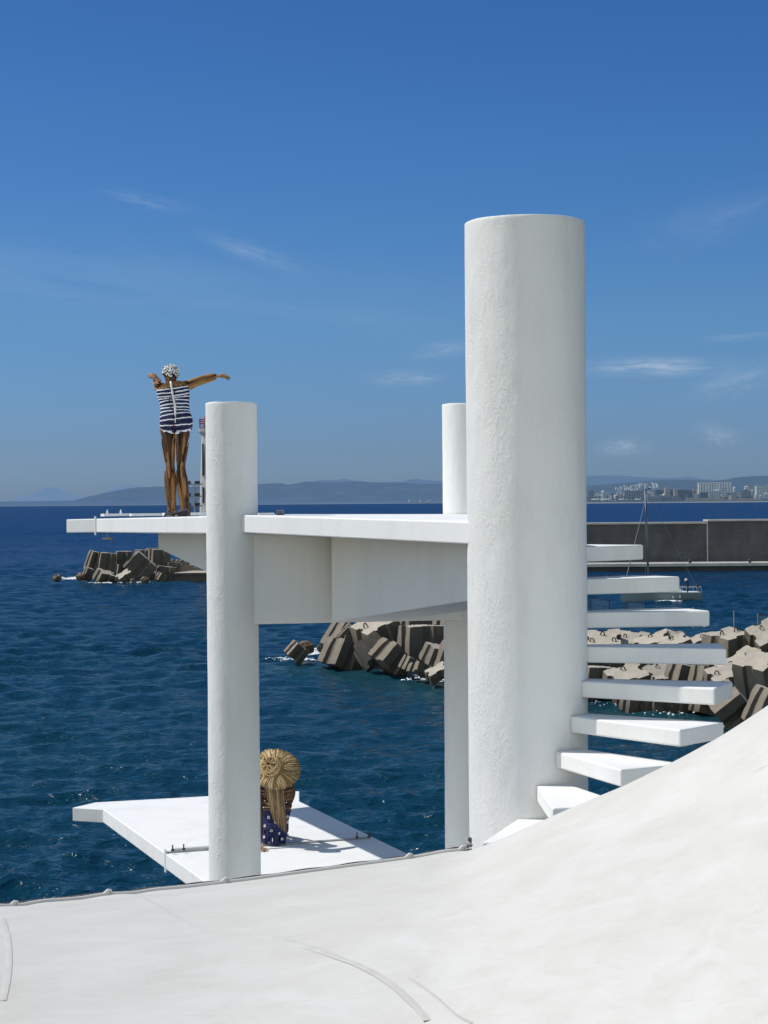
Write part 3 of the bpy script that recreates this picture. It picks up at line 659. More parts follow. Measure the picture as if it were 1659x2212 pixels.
LB(835, 665, 112, 260, (0, 8, 12), 'dark low block at the waterline right of the diamond-tilted block', loops=0, sz=(1.2, 1, 1), k=5)
LB(800, 690, 60, 256, (10, 28, 40), 'small triangular block with a sunlit face at the foot of the square block', loops=0, k=1)
LB(890, 625, 90, 262, (0, 0, 15), 'shadowed block between the square block and the stone steps', loops=0, k=2)
def rock(c, size, label, group=None, seed=0, mat=None, sz=(1, 1, 1)):
    bm = bmesh.new(); bmesh.ops.create_icosphere(bm, subdivisions=3, radius=0.5)
    for v in bm.verts:
        n = mnoise.fractal(v.co*2.2+Vector((seed*5.1, 0, 0)), 1.0, 2.0, 3)
        cell = mnoise.cell(v.co*2.0+Vector((seed, 3, 1)))
        v.co *= 1+0.35*n+0.10*cell
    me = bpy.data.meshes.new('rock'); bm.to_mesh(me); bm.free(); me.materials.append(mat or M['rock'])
    o = bpy.data.objects.new('rock', me); COL.objects.link(o); o.location = c; o.scale = tuple(size*s for s in sz); o.rotation_euler = (0.2*seed, 0.3*seed, seed)
    return tag(o, label, 'rock', group)
rock(ZL(45, 694, 250), 1.0, 'lone brown rock tip in the sea left of the pier head', seed=1, sz=(1.1, 1, 1.0))
rock(ZL(220, 680, 258), 1.2, 'small dark rock at the left foot of the pier head', seed=2)
rock(ZL(682, 712, 254), 1.1, 'small triangular rock in the water in front of the diamond-tilted block', seed=3)
rock(ZL(598, 714, 254), 0.7, 'tiny rock awash below the diamond-tilted block', seed=4)
# pier with rubble, steps and the round lighthouse base
pier = empty('pier', ZL(1050, 700, 262), 'low dark concrete quay of the lighthouse pier with steps', 'pier')
q = ZL(903, 655, 258); q2 = ZL(1400, 655, 258)
mb = MB(); mb.box(((q.x+q2.x)/2, 262, q.z/2-0.2), (q2.x-q.x, 8, q.z-0.25)); partof(pier, 'quay_face', mb, M['concrete_dark'], bevel=0.06)
mb = MB(); mb.box(((q.x+q2.x)/2, 262, q.z-0.16), (q2.x-q.x+.3, 8.3, 0.3)); partof(pier, 'quay_top', mb, M['concrete'], bevel=0.05)
mb = MB()
for k in range(4):
    a = ZL(970, 640-k*10, 264+k*0.4); mb.box((a.x, 264+k*0.5, a.z), (1.1, 0.5, 0.18))
partof(pier, 'steps', mb, M['concrete'])
mb = MB(); a = ZL(1068, 652, 272); mb.lathe([(2.4, a.z-2), (2.4, a.z+1.1), (2.2, a.z+1.15), (0.1, a.z+1.2)], (a.x, 272, 0), 32); partof(pier, 'round_base', mb, simple('sandstone', (0.36, 0.28, 0.20), 0.9, var=0.3, scale=2), smooth=False)
mound = MB()
def mound_at(pts, zt, wd):
    for (x0, y0), (x1, y1) in zip(pts, pts[1:]):
        for (xa, ya, xb, yb) in [(x0, y0, x1, y1)]:
            d = Vector((xb-xa, yb-ya, 0)).normalized(); nrm = Vector((-d.y, d.x, 0))
            A_ = Vector((xa, ya, 0))-d*1.0; B_ = Vector((xb, yb, 0))+d*1.0
            mound.add([A_-nrm*wd+Vector((0, 0, -1)), B_-nrm*wd+Vector((0, 0, -1)), B_-nrm*wd*.5+Vector((0, 0, zt)), A_-nrm*wd*.5+Vector((0, 0, zt)), A_+nrm*wd*.5+Vector((0, 0, zt)), B_+nrm*wd*.5+Vector((0, 0, zt)), B_+nrm*wd+Vector((0, 0, -1)), A_+nrm*wd+Vector((0, 0, -1))],
                      [(0, 1, 2, 3), (3, 2, 5, 4), (4, 5, 6, 7), (0, 3, 4, 7), (1, 6, 5, 2)])
for i in range(46):
    a = ZL(rnd.uniform(872, 1000), rnd.uniform(566, 606), 268+rnd.uniform(0, 3))
    rock(a, rnd.uniform(.25, .6), 'pale rubble stone heaped beside the steps of the lighthouse pier', 'rubble stones on the lighthouse pier', seed=i+10, mat=M['concrete'])
a = ZL(420, 640, 266); b2 = ZL(1400, 640, 272)
mound_at([(a.x, 268), (b2.x, 272)], 0.9, 3.0)
for x in range(260, 900, 60):
    p = ZL(x, 720, 255); SHALLOW.append((p.x, p.y, 5))

# --- lighthouse and floodlight mast on the pier
YL = 272.0
pa, pt = P(455, 1108, YL), P(455, 940, YL)
lh = empty('lighthouse', (pa.x, YL, 1.5), 'pale stone lighthouse with a red lantern gallery behind the left column', 'lighthouse')
stone = simple('pale_lighthouse_stone', (0.52, 0.50, 0.47), 0.8, var=0.2, scale=1.5)
red = simple('red_lantern_paint', (0.24, 0.055, 0.065), 0.5, var=0.2)
s = YL/FPX
mb = MB(); mb.lathe([(26*s, 0), (24*s, pa.z-1.5), (18.5*s, pt.z-1.5)], (0, 0, 0), 10); mb.build('tower', stone, lh)
mb = MB(); mb.lathe([(19*s, 0), (24*s, .5), (24.5*s, .9)], (0, 0, pt.z-1.5), 16); mb.build('gallery_ledge', stone, lh)
mb = MB(); mb.lathe([(22*s, 0), (22*s, .12), (22*s, .13)], (0, 0, pt.z-.6), 16)
for k in range(16):
    an = k*math.pi/8; mb.tube([(22*s*math.cos(an), 22*s*math.sin(an), pt.z-.6), (23*s*math.cos(an), 23*s*math.sin(an), pt.z+.75)], .035, 5)
for zz in (0.2, .5, .78): mb.tube([(23*s*math.cos(k*math.pi/12), 23*s*math.sin(k*math.pi/12), pt.z+zz) for k in range(25)], .05, 5)
mb.build('gallery_railing', red, lh)
mb = MB(); mb.lathe([(13*s, 0), (13*s, 1.6), (9*s, 2.1), (.05, 2.4)], (0, 0, pt.z-.6), 14); mb.build('lantern', red, lh)
for (zz, hh) in ((pt.z-5, 4.5), (pt.z-10, 2.2)):
    mb = MB(); mb.box((-14*s, -17*s, zz), (.22, .3, hh)); mb.build('window', M['dark_steel'], lh)
pm = P(418, 1108, 266); flm = empty('floodlight_mast', (pm.x-0.1, 266, 1.5), 'steel mast with three arms of floodlights beside the lighthouse', 'floodlight mast')
s2 = 266/FPX; tz = P(418, 1046, 266).z-1.5
for dx in (3.8*s2,):
    mb = MB(); mb.tube([(dx, 0, 0), (dx, 0, tz)], 0.14, 8); mb.build('post', M['grey_steel'], flm)
for zt in (1046, 1072, 1093):
    z = P(418, zt, 266).z-1.5
    mb = MB(); mb.tube([(-9*s2, 0, z), (22*s2, 0, z)], 0.085, 6); mb.tube([(3.8*s2, 0, z-.9), (16*s2, 0, z)], 0.05, 6); mb.build('arm', M['grey_steel'], flm)
    for dx in (-7*s2, 8*s2, 13*s2):
        mb = MB(); mb.box((dx, -.1, z+.26), (.42, .34, .34), Matrix.Rotation(R(-25), 3, 'Y')); mb.tube([(dx, 0, z), (dx, 0, z+.3)], .05, 5); mb.build('floodlight', M['dark_steel'], flm, bevel=.04)

# --- middle breakwater, about 120 m out
ZM = zoomer(548.6, 1289.2, .2976); SM = .2976/FPX
def MBk(x, y, w, Y, rot, label, **kw):
    return block(ZM(x, y, Y), 1.13*w*SM*Y, rot, label, group='armour blocks of the near breakwater', **kw)
MBk(310, 400, 104, 125, (14, 38, 28), 'lone tilted block tip standing in foam left of the breakwater', loops=0, sz=(1, 1, .95), k=2)
rock(ZM(383, 368, 129), 1.0, 'brown rock behind the lone block tip', seed=31, sz=(1.2, .8, .9))
rock(ZM(484, 374, 128), .5, 'small brown rock in the foam beside the first blocks', seed=32)
MBk(640, 425, 186, 121, (4, 24, 40), 'sunlit grooved block with a big dark gable-like face at the left end', loops=2, sz=(1.05, 1.0, .95), k=0)
MBk(628, 285, 150, 127, (10, 30, 34), 'tall block leaning right with a long sunlit side, top left of the breakwater', loops=0, sz=(.85, 1, 1.35), k=1)
MBk(690, 275, 96, 124, (20, 38, 10), 'dark triangular block against the tall leaning block', loops=0, k=2)
MBk(705, 350, 124, 124, (0, 6, 16), 'dark block with two iron loops in a hollow between tilted blocks', loops=2, k=3)
MBk(905, 300, 228, 122, (12, -24, 26), 'large tilted block with a long pale sunlit top strip and dark front', loops=2, sz=(1.1, 1.05, 1.0), k=4)
MBk(850, 395, 168, 117, (-34, -30, 22), 'tilted block showing a pale rust-stained top with a loop', loops=1, sz=(1, 1.05, .9), k=5)
MBk(1000, 445, 180, 116, (14, 40, 42), 'sunlit fluted block sliding toward the water in the middle', loops=1, sz=(1.15, 1, .85), k=0)
MBk(1215, 350, 224, 119, (0, 0, 20), 'biggest upright block with a sunlit grooved side and dark front', loops=2, sz=(1.1, 1, 1.12), k=1)
MBk(1225, 250, 230, 127, (0, 0, 18), 'flat-topped block behind the biggest upright block', loops=3, sz=(1.15, 1, 1), k=2)
MBk(1340, 330, 190, 122, (4, -6, 8), 'dark block in shade beside the thin column', loops=0, k=3)
MBk(1305, 420, 118, 114, (20, 12, 36), 'weathered block with rounded corners near the thin column', loops=0, k=4)
MBk(1225, 532, 120, 111, (-10, 22, 30), 'low pale slab awash in the foam', loops=1, sz=(1.3, 1, .5), k=5)
MBk(1335, 552, 110, 109, (18, -26, 12), 'tilted low slab with a sunlit top nearest the thin column', loops=0, sz=(1.3, 1, .6), k=0)
MBk(1130, 490, 90, 114, (8, 24, 30), 'small dark block at the water beside the fluted block', loops=0, k=1)
MBk(795, 240, 92, 130, (0, 4, 12), 'small grey block at the back between leaning blocks', loops=0, k=2)
MBk(880, 205, 100, 134, (0, 0, 24), 'pale block top just under the beam at the back', loops=0, sz=(1.3, 1, .6), k=3)
MBk(1020, 240, 120, 131, (4, 0, 10), 'dark block behind the big tilted block', loops=0, k=4)
MBk(1450, 300, 230, 121, (0, 4, 20), 'block hidden between the thin column and the tall column, flat top', loops=2, k=5)
MBk(1480, 460, 200, 110, (10, 12, 26), 'block low behind the tall column', loops=1, k=0)
MBk(1640, 330, 240, 115, (0, -6, 14), 'block behind the tall column on top', loops=2, k=1)
MBk(1800, 470, 240, 106, (8, 10, 30), 'block behind the tall column near the water', loops=1, k=2)

# --- right part of the breakwater, about 95 m out
ZR = zoomer(1234.4, 1289.2, .25595); SR = .25595/FPX
def RB(x, y, w, Y, rot, label, **kw):
    return block(ZR(x, y, Y), w*SR*Y, rot, label, group='armour blocks of the near breakwater', **kw)
RB(270, 470, 280, 107, (24, -2, -6), 'wide block with a sunlit top and three loops beside the tall column', loops=3, sz=(1.1, 1.15, 1.0), k=0)
RB(520, 470, 270, 108, (22, 4, -14), 'sunlit-topped block right of the wide block, dark right side', loops=2, sz=(1.0, 1.1, 1.0), k=1)
RB(700, 440, 235, 105, (20, -18, -10), 'tilted block with a pale tongue-shaped top between two treads', loops=1, sz=(1.3, 1, .8), k=2)
RB(870, 400, 190, 112, (16, 10, 20), 'worn pinkish block with one loop at the back', loops=1, k=3)
RB(880, 430, 180, 103, (16, -22, 10), 'narrow bright-edged block under the third tread from above', loops=1, sz=(1.4, 1, .7), k=4)
RB(1065, 440, 210, 104, (8, -16, 12), 'block with a sloping pale top edge and two loops', loops=2, sz=(1.25, 1, .85), k=5)
RB(1330, 460, 300, 100, (8, -8, 34), 'large upright block with two shaded faces and loops on its pale top', loops=2, sz=(1.1, 1.05, 1.05), k=0)
RB(1490, 400, 190, 105, (6, -12, 20), 'dark-sided block between the large upright block and the end post', loops=1, k=1)
RB(1640, 380, 250, 99, (38, -24, 10), 'block with a wide pinkish sunlit face at the right picture edge', loops=1, k=2)
RB(1450, 620, 280, 96, (12, -26, 20), 'long tilted block with a narrow sunlit top strip and loops', loops=2, sz=(1.35, 1, .8), k=3)
RB(1310, 745, 270, 93, (22, -12, 8), 'tilted block with pale pink top and two large loops above the lowest treads', loops=2, sz=(1.15, 1, .95), k=4)
RB(470, 730, 270, 99, (26, -16, 14), 'tilted block with rust-streaked pale top below the fourth tread', loops=1, sz=(1.2, 1, .8), k=5)
RB(740, 690, 230, 101, (34, -20, 30), 'pink rust-stained block wedged under the fourth tread', loops=1, sz=(1.1, 1, .9), k=0)
RB(230, 720, 260, 101, (0, 4, 10), 'dark block in shade by the foot of the tall column', loops=0, k=1)
RB(950, 700, 250, 99, (4, 14, 20), 'dark fluted block in shade under the fourth tread', loops=0, k=2)
RB(1130, 690, 200, 97, (0, 10, 26), 'grey block catching light right of the dark fluted block', loops=0, k=3)
RB(1600, 730, 330, 91, (10, -26, 40), 'huge leaning grey block with smooth shaded faces at the right edge', loops=0, sz=(.9, 1, 1.45), k=4)
RB(1350, 935, 300, 87, (24, 46, 24), 'block balanced on its edge like a diamond with a dark hollow side', loops=0, sz=(1, 1.25, .9), k=5)
RB(1690, 960, 320, 85, (8, 20, 12), 'dark block low at the right edge behind the canvas', loops=0, k=0)
RB(560, 880, 210, 95, (6, 4, 16), 'brown wet block at the waterline, leftmost under the fifth tread', loops=0, sz=(1.1, 1, .9), k=1)
RB(775, 880, 220, 95, (6, -2, 12), 'brown wet block at the waterline in the middle under the fifth tread', loops=0, sz=(1.1, 1, .9), k=2)
RB(975, 880, 190, 95, (4, 2, 18), 'brown wet block at the waterline, rightmost under the fifth tread', loops=0, k=3)
RB(1130, 890, 190, 94, (0, 14, 20), 'black-shadowed block between the wet blocks and the diamond block', loops=0, k=4)
RB(745, 735, 120, 97, (10, 0, 14), 'small block peeking over the back of the fifth tread', loops=0, k=5)
RB(1850, 650, 340, 97, (8, -14, 20), 'block beyond the right picture edge, flat sunlit top', loops=1, k=1)
p0, p1, p2 = ZM(700, 480, 124), ZM(1350, 480, 122), ZR(1700, 800, 100)
mound_at([(p0.x+1, 126), (p1.x, 124), (ZR(400, 700, 106).x, 108), (p2.x, 100)], 0.75, 2.2)
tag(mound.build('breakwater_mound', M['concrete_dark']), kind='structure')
for (x, y, Y) in [(310, 420, 122), (480, 440, 121), (700, 480, 118), (850, 490, 116), (1000, 500, 114), (1150, 540, 110), (1300, 580, 107), (1450, 600, 104)]:
    p = ZM(x, y, Y); SHALLOW.append((p.x, p.y-1.5, 3.2))
for x in range(100, 1500, 150):
    p = ZR(x, 960, 93); SHALLOW.append((p.x, p.y-1, 3.6))
# foam breaking on the blocks
fm = MB(); rnd.seed(9)
def foam(cx, cy, zx, n, spread, zf):
    for i in range(n):
        p = zf(cx+rnd.gauss(0, spread[0]), cy+rnd.gauss(0, spread[1]), 100)
        d = (p-Vector((0, 0, EZ))); t = (0.10-EZ)/d.z; c = Vector((0, 0, EZ))+d*t
        r_ = rnd.uniform(.04, .22)*zx; k = 7
        vs = [c+Vector((math.cos(a)*r_*rnd.uniform(.6, 1.9), math.sin(a)*r_*rnd.uniform(.5, 1.2), rnd.uniform(-.03, .05))) for a in [j*2*math.pi/k for j in range(k)]]
        top = [c+(v-c)*.5+Vector((0, 0, rnd.uniform(.02, .07)*zx)) for v in vs]
        fm.add(vs+top, [(j, (j+1) % k, (j+1) % k+k, j+k) for j in range(k)]+[tuple(range(k, 2*k))])
foam(440, 400, .55, 110, (28, 14), ZM); foam(300, 450, .5, 110, (75, 6), ZM); foam(1120, 530, .5, 90, (60, 7), ZM); foam(1270, 585, .6, 170, (60, 14), ZM); foam(1345, 600, .6, 70, (30, 8), ZM)
foam(150, 697, 1.1, 70, (45, 4), ZL); foam(600, 722, 1.1, 60, (60, 3), ZL); foam(400, 728, .9, 30, (60, 2), ZL)
foam(800, 985, .3, 26, (140, 8), ZR); foam(1330, 1085, .4, 50, (80, 12), ZR); foam(300, 880, .25, 18, (70, 20), ZR)
tag(fm.build('sea_foam', M['foam'], smooth=True), 'white sea foam washing around the breakwater blocks', kind='stuff')

# --- fence panels and posts on the breakwater
def mesh_panel(x0, y0, x1, y1, Y, label, diag):
    a, b2 = P(x0, y0, Y), P(x1, y0, Y); lo = P(x0, y1, Y).z
    root = empty('mesh_fence', (a.x, Y, lo), label, 'fence')
    W = b2.x-a.x; H = a.z-lo
    mb = MB()
    for q_ in ([(0, 0, 0), (0, 0, H)], [(W, 0, 0), (W, 0, H*0.9)], [(0, 0, H), (W, 0, H*0.9)]): mb.tube(q_, 0.022, 6)
    mb.build('frame', M['rust'], root)
    mb = MB()
    for k in range(1, 9): mb.tube([(0, 0, H*k/9), (W, 0, H*.9*k/9)], 0.006, 4)
    for k in range(1, 16): mb.tube([(W*k/16, 0, 0), (W*k/16, 0, H*(1-.1*k/16))], 0.0045, 4)
    if diag:
        for k in range(3): mb.tube([(0, 0.02, H*(.95-.25*k)), (W, 0.02, H*(.05-.02*k))], 0.007, 4)
    mb.build('wire_mesh', M['grey_steel'], root)
mesh_panel(1276, 1291, 1316, 1352, 104, 'wire mesh fence panel with diagonal strands beside the tall column', True)
mesh_panel(1354, 1298, 1394, 1352, 104, 'plain wire mesh fence panel seen above the third tread', False)
mesh_panel(1638, 1328, 1700, 1372, 101, 'wire mesh fence panel cut by the right picture edge', False)
for (x, y0, y1, Y, lab) in [(1585, 1319, 1362, 101, 'slim metal post rising from the block left of the end post'), (1637, 1325, 1366, 101, 'slim metal end post at the fence panel on the right'), (1497, 1312, 1345, 104, 'short metal post just right of the third tread top')]:
    a, lo = P(x, y0, Y), P(x, y1, Y); root = empty('fence_post', (a.x, Y, lo.z-.3), lab, 'post')
    mb = MB(); mb.tube([(0, 0, 0), (0, 0, a.z-lo.z+.3)], .028, 8); mb.build('pole', M['grey_steel'], root)
    mb = MB(); mb.lathe([(.034, 0), (.034, .03), (.01, .045)], (0, 0, a.z-lo.z+.3), 8); mb.build('cap', M['rust'], root)
rp = MB(); a = P(1497, 1330, 104); b2 = P(1530, 1352, 102); c = P(1553, 1352, 103)
tag_rope = rp
rp.tube([a+(b2-a)*t+Vector((0, 0, -.25*math.sin(math.pi*t))) for t in [k/8 for k in range(9)]], .012, 5)
o = rp.build('rope', M['white_rod']); tag(o, 'thin pale rope sagging from the short post to the blocks', 'rope')

# ------------------------------------------------------------------ sailing boat with helmsman
YB = 199.0; ub = .06614/FPX*YB
def bp(zx, zy, dy=0.0): return Vector(((zx-600)*ub, dy, (1140-zy)*ub))
bo = P(1426.4+600*.06614, 1223.4+1140*.06614, YB)
boat = empty('sailing_boat', (bo.x, YB, 0.0), 'grey-green sailing boat motoring past the harbour wall with bare mast', 'boat')
hullm = simple('grey_green_hull', (0.20, 0.255, 0.25), 0.35, var=0.12, scale=1)
deckm = simple('white_deck', (0.78, 0.78, 0.76), 0.5, var=0.08)
# hull stations: x (m), half beam at deck, half beam at water, deck z
LHS = [(-6.0, .04, .02, 1.15), (-5.3, .42, .20, 1.10), (-4.3, .85, .55, 1.03), (-3.0, 1.2, .90, .97), (-1.2, 1.38, 1.1, .93), (0.6, 1.32, 1.05, .90), (1.7, 1.12, .85, .88), (2.2, .98, .70, .88)]
mb = MB(); vs = []; K = 7
for (x, bd, bw, zd) in LHS:
    rake = 0.42 if x > 2 else 0
    ring = [(x+(.35 if x > 2 else (.3 if x < -5.9 else 0)), 0, -.35), (x+(.3 if x > 2 else .2 if x < -5.9 else 0), -bw*.7, -.25), (x+(.2 if x > 2 else 0), -bw, 0.1), (x, -bd, zd), (x, bd, zd), (x+(.2 if x > 2 else 0), bw, .1), (x+(.3 if x > 2 else .2 if x < -5.9 else 0), bw*.7, -.25)]
    vs += ring
fs = [(i*K+k, i*K+(k+1) % K, (i+1)*K+(k+1) % K, (i+1)*K+k) for i in range(len(LHS)-1) for k in range(K)]+[tuple(range(K)), tuple(range((len(LHS)-1)*K, len(LHS)*K))]
mb.add(vs, fs); mb.build('hull', hullm, boat, auto=R(40))
mb = MB(); vs = []
for (x, bd, bw, zd) in LHS: vs += [(x, -bd*1.01, zd+.012), (x, bd*1.01, zd+.012), (x, -bd*1.03, zd+.07), (x, bd*1.03, zd+.07)]
n_ = len(LHS)
fs = [(i*4, i*4+1, i*4+5, i*4+4) for i in range(n_-1)]+[(i*4, i*4+4, i*4+6, i*4+2) for i in range(n_-1)]+[(i*4+1, i*4+3, i*4+7, i*4+5) for i in range(n_-1)]+[(0, 2, 3, 1)]
mb.add(vs, fs); mb.build('deck', deckm, boat)
mb = MB(); mb.prism([(-3.6, -.5, 1.38), (-1.0, -.75, 1.38), (0.1, -.75, 1.36), (0.1, .75, 1.36), (-1.0, .75, 1.38), (-3.6, .5, 1.38)], 0, [(-3.9, -.62, .98), (-1.0, -.9, .95), (0.25, -.9, .93), (.25, .9, .93), (-1, .9, .95), (-3.9, .62, .98)]); cabin = mb.build('cabin', deckm, boat, bevel=.05)
for k in (-2.8, -1.6, -.5):
    mb = MB(); mb.box((k, -.80 if k > -2 else -.66, 1.17), (.6, .05, .16), Matrix.Rotation(R(-8), 3, 'X')); mb.build('porthole', M['dark_steel'], cabin)
alu = simple('anodised_mast', (0.10, 0.11, 0.12), 0.4, metal=0.5, var=0.2)
mt = bp(-385, -2530); mbx = bp(-440, 800)
mast_b = Vector((-3.35+0.0, 0, 1.3)); mast_b.x = ((1401.5-1426.4)/.06614-600)*ub; mast_t = Vector((((1395.3-1426.4)/.06614-600)*ub, 0, (1140-(1058-1223.4)/.06614)*ub))
mast = MB(); mast.tube([mast_b, mast_t], [.12, .10], 10); mo = mast.build('mast', alu, boat, smooth=True)
mb = MB(); mb.tube([mast_t+Vector((-.25, 0, .02)), mast_t+Vector((.45, 0, .02))], .03, 6); mb.tube([mast_t, mast_t+Vector((0, 0, .8))], .012, 5); mb.box(mast_t+Vector((.42, 0, .1)), (.22, .05, .14)); mb.build('wind_vane', M['dark_steel'], mo)
for z_ in (.42, .72):
    mb = MB(); pz = mast_b+(mast_t-mast_b)*z_; mb.tube([pz+Vector((0, -.6, .05)), pz, pz+Vector((0, .6, .05))], .025, 5); mb.build('spreader', alu, mo)
bow = Vector((-5.75, 0, 1.2)); hi = mast_b+(mast_t-mast_b)*.9
mb = MB(); mb.tube([bow, bow+(hi-bow)*.12, bow+(hi-bow)*.5, hi], [.04, .06, .05, .02], 8); mb.build('furled_sail', simple('furled_sailcloth', (.20, .22, .24), .7), boat, smooth=True)
mb = MB()
for (a, b2) in [((2.1, .5, .95), mast_t), ((2.1, -.5, .95), mast_t), ((-3.3, 1.2, 1), mast_b+(mast_t-mast_b)*.72+Vector((0, .6, 0))), ((-3.3, -1.2, 1), mast_b+(mast_t-mast_b)*.72+Vector((0, -.6, 0)))]:
    mb.tube([a, b2], .008, 4)
mb.build('rigging', M['grey_steel'], boat)
mb = MB(); mb.tube([mast_b+Vector((0.1, 0, .75)), (0.3, 0, 2.15)], .06, 8); mb.build('boom', alu, boat)
mb = MB(); mb.tube([mast_b+Vector((0.3, 0, .86)), (-1.2, 0, 2.14), (0.1, 0, 2.22)], [.10, .14, .08], 8); mb.build('sail_cover', simple('navy_sail_cover', (.03, .05, .10), .8), boat, smooth=True)
mb = MB()
for s_ in (-1, 1):
    mb.tube([(-5.5, .35*s_, 1.7), (-3, 1.2*s_, 1.55), (.6, 1.32*s_, 1.45), (2.0, 1.0*s_, 1.42)], .016, 5)
    for (x, bd, bw, zd) in LHS[1:]: mb.tube([(x, bd*.97*s_, zd), (x, bd*.97*s_, zd+.52)], .014, 5)
mb.tube([(2.15, -1.0, 1.45), (2.3, 0, 1.45), (2.15, 1.0, 1.45)], .018, 5)
mb.build('guard_rail', M['white_steel'], boat)
for zx in (350, 575):
    f0 = bp(zx, 950, -1.42)
    mb = MB(); mb.tube([f0+Vector((0, 0, .0)), f0+Vector((0, 0, -.03)), f0+Vector((0, 0, -.2)), f0+Vector((0, 0, -.24))], [.02, .06, .06, .02], 8); mb.tube([f0, f0+Vector((0, .05, .35))], .008, 4); mb.build('fender', M['white_rod'], boat, smooth=True)
om = MB(); c = bp(1215, 620, -.2); om.box(c, (.30, .26, .42)); om.tube([c+Vector((0, 0, -.2)), c+Vector((.05, 0, -.75))], .05, 6)
om.build('outboard_motor', simple('brown_motor_cover', (.10, .055, .05), .5, var=.3), boat, bevel=.06)
mb = MB(); c = bp(1175, 885, -.9); mb.tube([c+Vector((.13*math.cos(t), 0, .16*math.sin(t))) for t in [k*math.pi/6-2.2 for k in range(9)]], .05, 7); mb.build('horseshoe_buoy', M['white_rod'], boat, smooth=True)
mb = MB(); mb.box(bp(1310, 960, 0)+Vector((0.03, 0, -.05)), (.06, .24, 1.0), Matrix.Rotation(R(-14), 3, 'Y')); mb.build('rudder', hullm, boat, bevel=.02)
wk = MB(); rnd.seed(4)
for i in range(120):
    zx = rnd.gauss(200, 170) if i < 90 else rnd.gauss(1250, 70)
    c = Vector((bo.x+(zx-600)*ub, YB-1.25-rnd.random()*.6, .05)); r_ = rnd.uniform(.04, .16)
    k = 6; vs = [c+Vector((math.cos(a)*r_*2.2, math.sin(a)*r_, rnd.uniform(0, .04))) for a in [j*2*math.pi/k for j in range(k)]]
    wk.add(vs+[c+Vector((0, 0, r_*.9))], [(j, (j+1) % k, k) for j in range(k)])
tag(wk.build('bow_wave_foam', M['foam'], smooth=True), 'white foam along the waterline of the sailing boat', kind='stuff')

def skin_body(name, joints, edges, mat, parent, sub=2, loc=(0, 0, 0), root_i=0):
    me = bpy.data.meshes.new(name); me.from_pydata([j[0] for j in joints], edges, [])
    o = bpy.data.objects.new(name, me); COL.objects.link(o)
    md = o.modifiers.new('skin', 'SKIN'); md.use_smooth_shade = True
    sv_ = me.skin_vertices[0].data if me.skin_vertices else None
    if sv_ is None:
        bpy.context.view_layer.objects.active = o; bpy.ops.mesh.customdata_skin_add(); sv_ = me.skin_vertices[0].data
    for i, j in enumerate(joints):
        r_ = j[1]; sv_[i].radius = (r_, r_) if not isinstance(r_, tuple) else r_
        sv_[i].use_root = (i == root_i)
    ss = o.modifiers.new('sub', 'SUBSURF'); ss.levels = sub; ss.render_levels = sub
    dg = bpy.context.evaluated_depsgraph_get(); ev = o.evaluated_get(dg)
    nm = bpy.data.meshes.new_from_object(ev); o.modifiers.clear(); o.data = nm; bpy.data.meshes.remove(me)
    nm.materials.clear(); nm.materials.append(mat)
    nm.polygons.foreach_set('use_smooth', [True]*len(nm.polygons))
    o.location = loc; o.parent = parent
    return o
per = empty('person', Vector((bo.x, YB, 0))+bp(895, 860, -.1)+Vector((0, 0, -.30)), 'person in dark jacket and white sun hat standing at the stern of the sailing boat', 'person')
dark = simple('navy_jacket', (0.012, 0.016, 0.035), 0.85, var=.3)
skin = simple('skin', (0.35, 0.2, 0.14), 0.6)
J = [((0, 0, .88), (.15, .12)), ((0.0, 0, 1.08), (.15, .11)), ((-.04, 0, 1.30), (.17, .12)), ((-.09, 0, 1.42), (.06, .06)), ((-.14, 0, 1.47), (.05, .05)),
     ((-.03, -.19, 1.36), .06), ((-.06, -.24, 1.12), .05), ((-.25, -.14, 1.02), .04), ((-.34, -.06, 1.0), .035), ((-.03, .19, 1.36), .06), ((-.06, .24, 1.12), .05), ((-.25, .14, 1.02), .04), ((-.34, .06, 1.0), .035),
     ((0, -.09, .80), .085), ((-.04, -.1, .46), .065), ((.02, -.1, .08), .05), ((-.12, -.1, .04), .04), ((0, .09, .80), .085), ((-.04, .1, .46), .065), ((.02, .1, .08), .05), ((-.12, .1, .04), .04)]
E_ = [(0, 1), (1, 2), (2, 3), (3, 4), (2, 5), (5, 6), (6, 7), (7, 8), (2, 9), (9, 10), (10, 11), (11, 12), (0, 13), (13, 14), (14, 15), (15, 16), (0, 17), (17, 18), (18, 19), (19, 20)]
skin_body('body', J, E_, dark, per)
mb = MB(); mb.lathe([(.03, -.12), (.075, -.08), (.095, 0), (.085, .08), (.04, .115)], (-.17, 0, 1.54), 14, Vector((-.25, 0, 1))); mb.tube([(-.26, 0, 1.53), (-.30, 0, 1.50)], [.02, .012], 6)
mb.build('head', skin, per, smooth=True)
for s_ in (-1, 1):
    hb = MB(); hb.box((-.37, .06*s_, .99), (.08, .05, .03))
    for k in range(4): hb.tube([(-.40, .06*s_+(k-1.5)*.011, .99), (-.45+.008*abs(k-1.5), .06*s_+(k-1.5)*.012, .975), (-.46, .06*s_+(k-1.5)*.012, .95)], .006, 5)
    hb.tube([(-.36, .06*s_-.03*s_, .99), (-.40, .06*s_-.05*s_, .985)], .007, 5); hb.build('hand', skin, per, smooth=True)
hat = MB(); hat.lathe([(.20, -.035), (.205, -.02), (.115, .03), (.11, .10), (.085, .14), (.02, .15)], (-.17, 0, 1.60), 18, Vector((-.30, 0, 1))); hat.build('sun_hat', M['white_petal'], per, smooth=True)
hb = MB(); hb.lathe([(.117, .028), (.119, .03), (.117, .06), (.112, .062)], (-.17, 0, 1.60), 18, Vector((-.30, 0, 1))); hb.build('hat_band', dark, per, smooth=True)
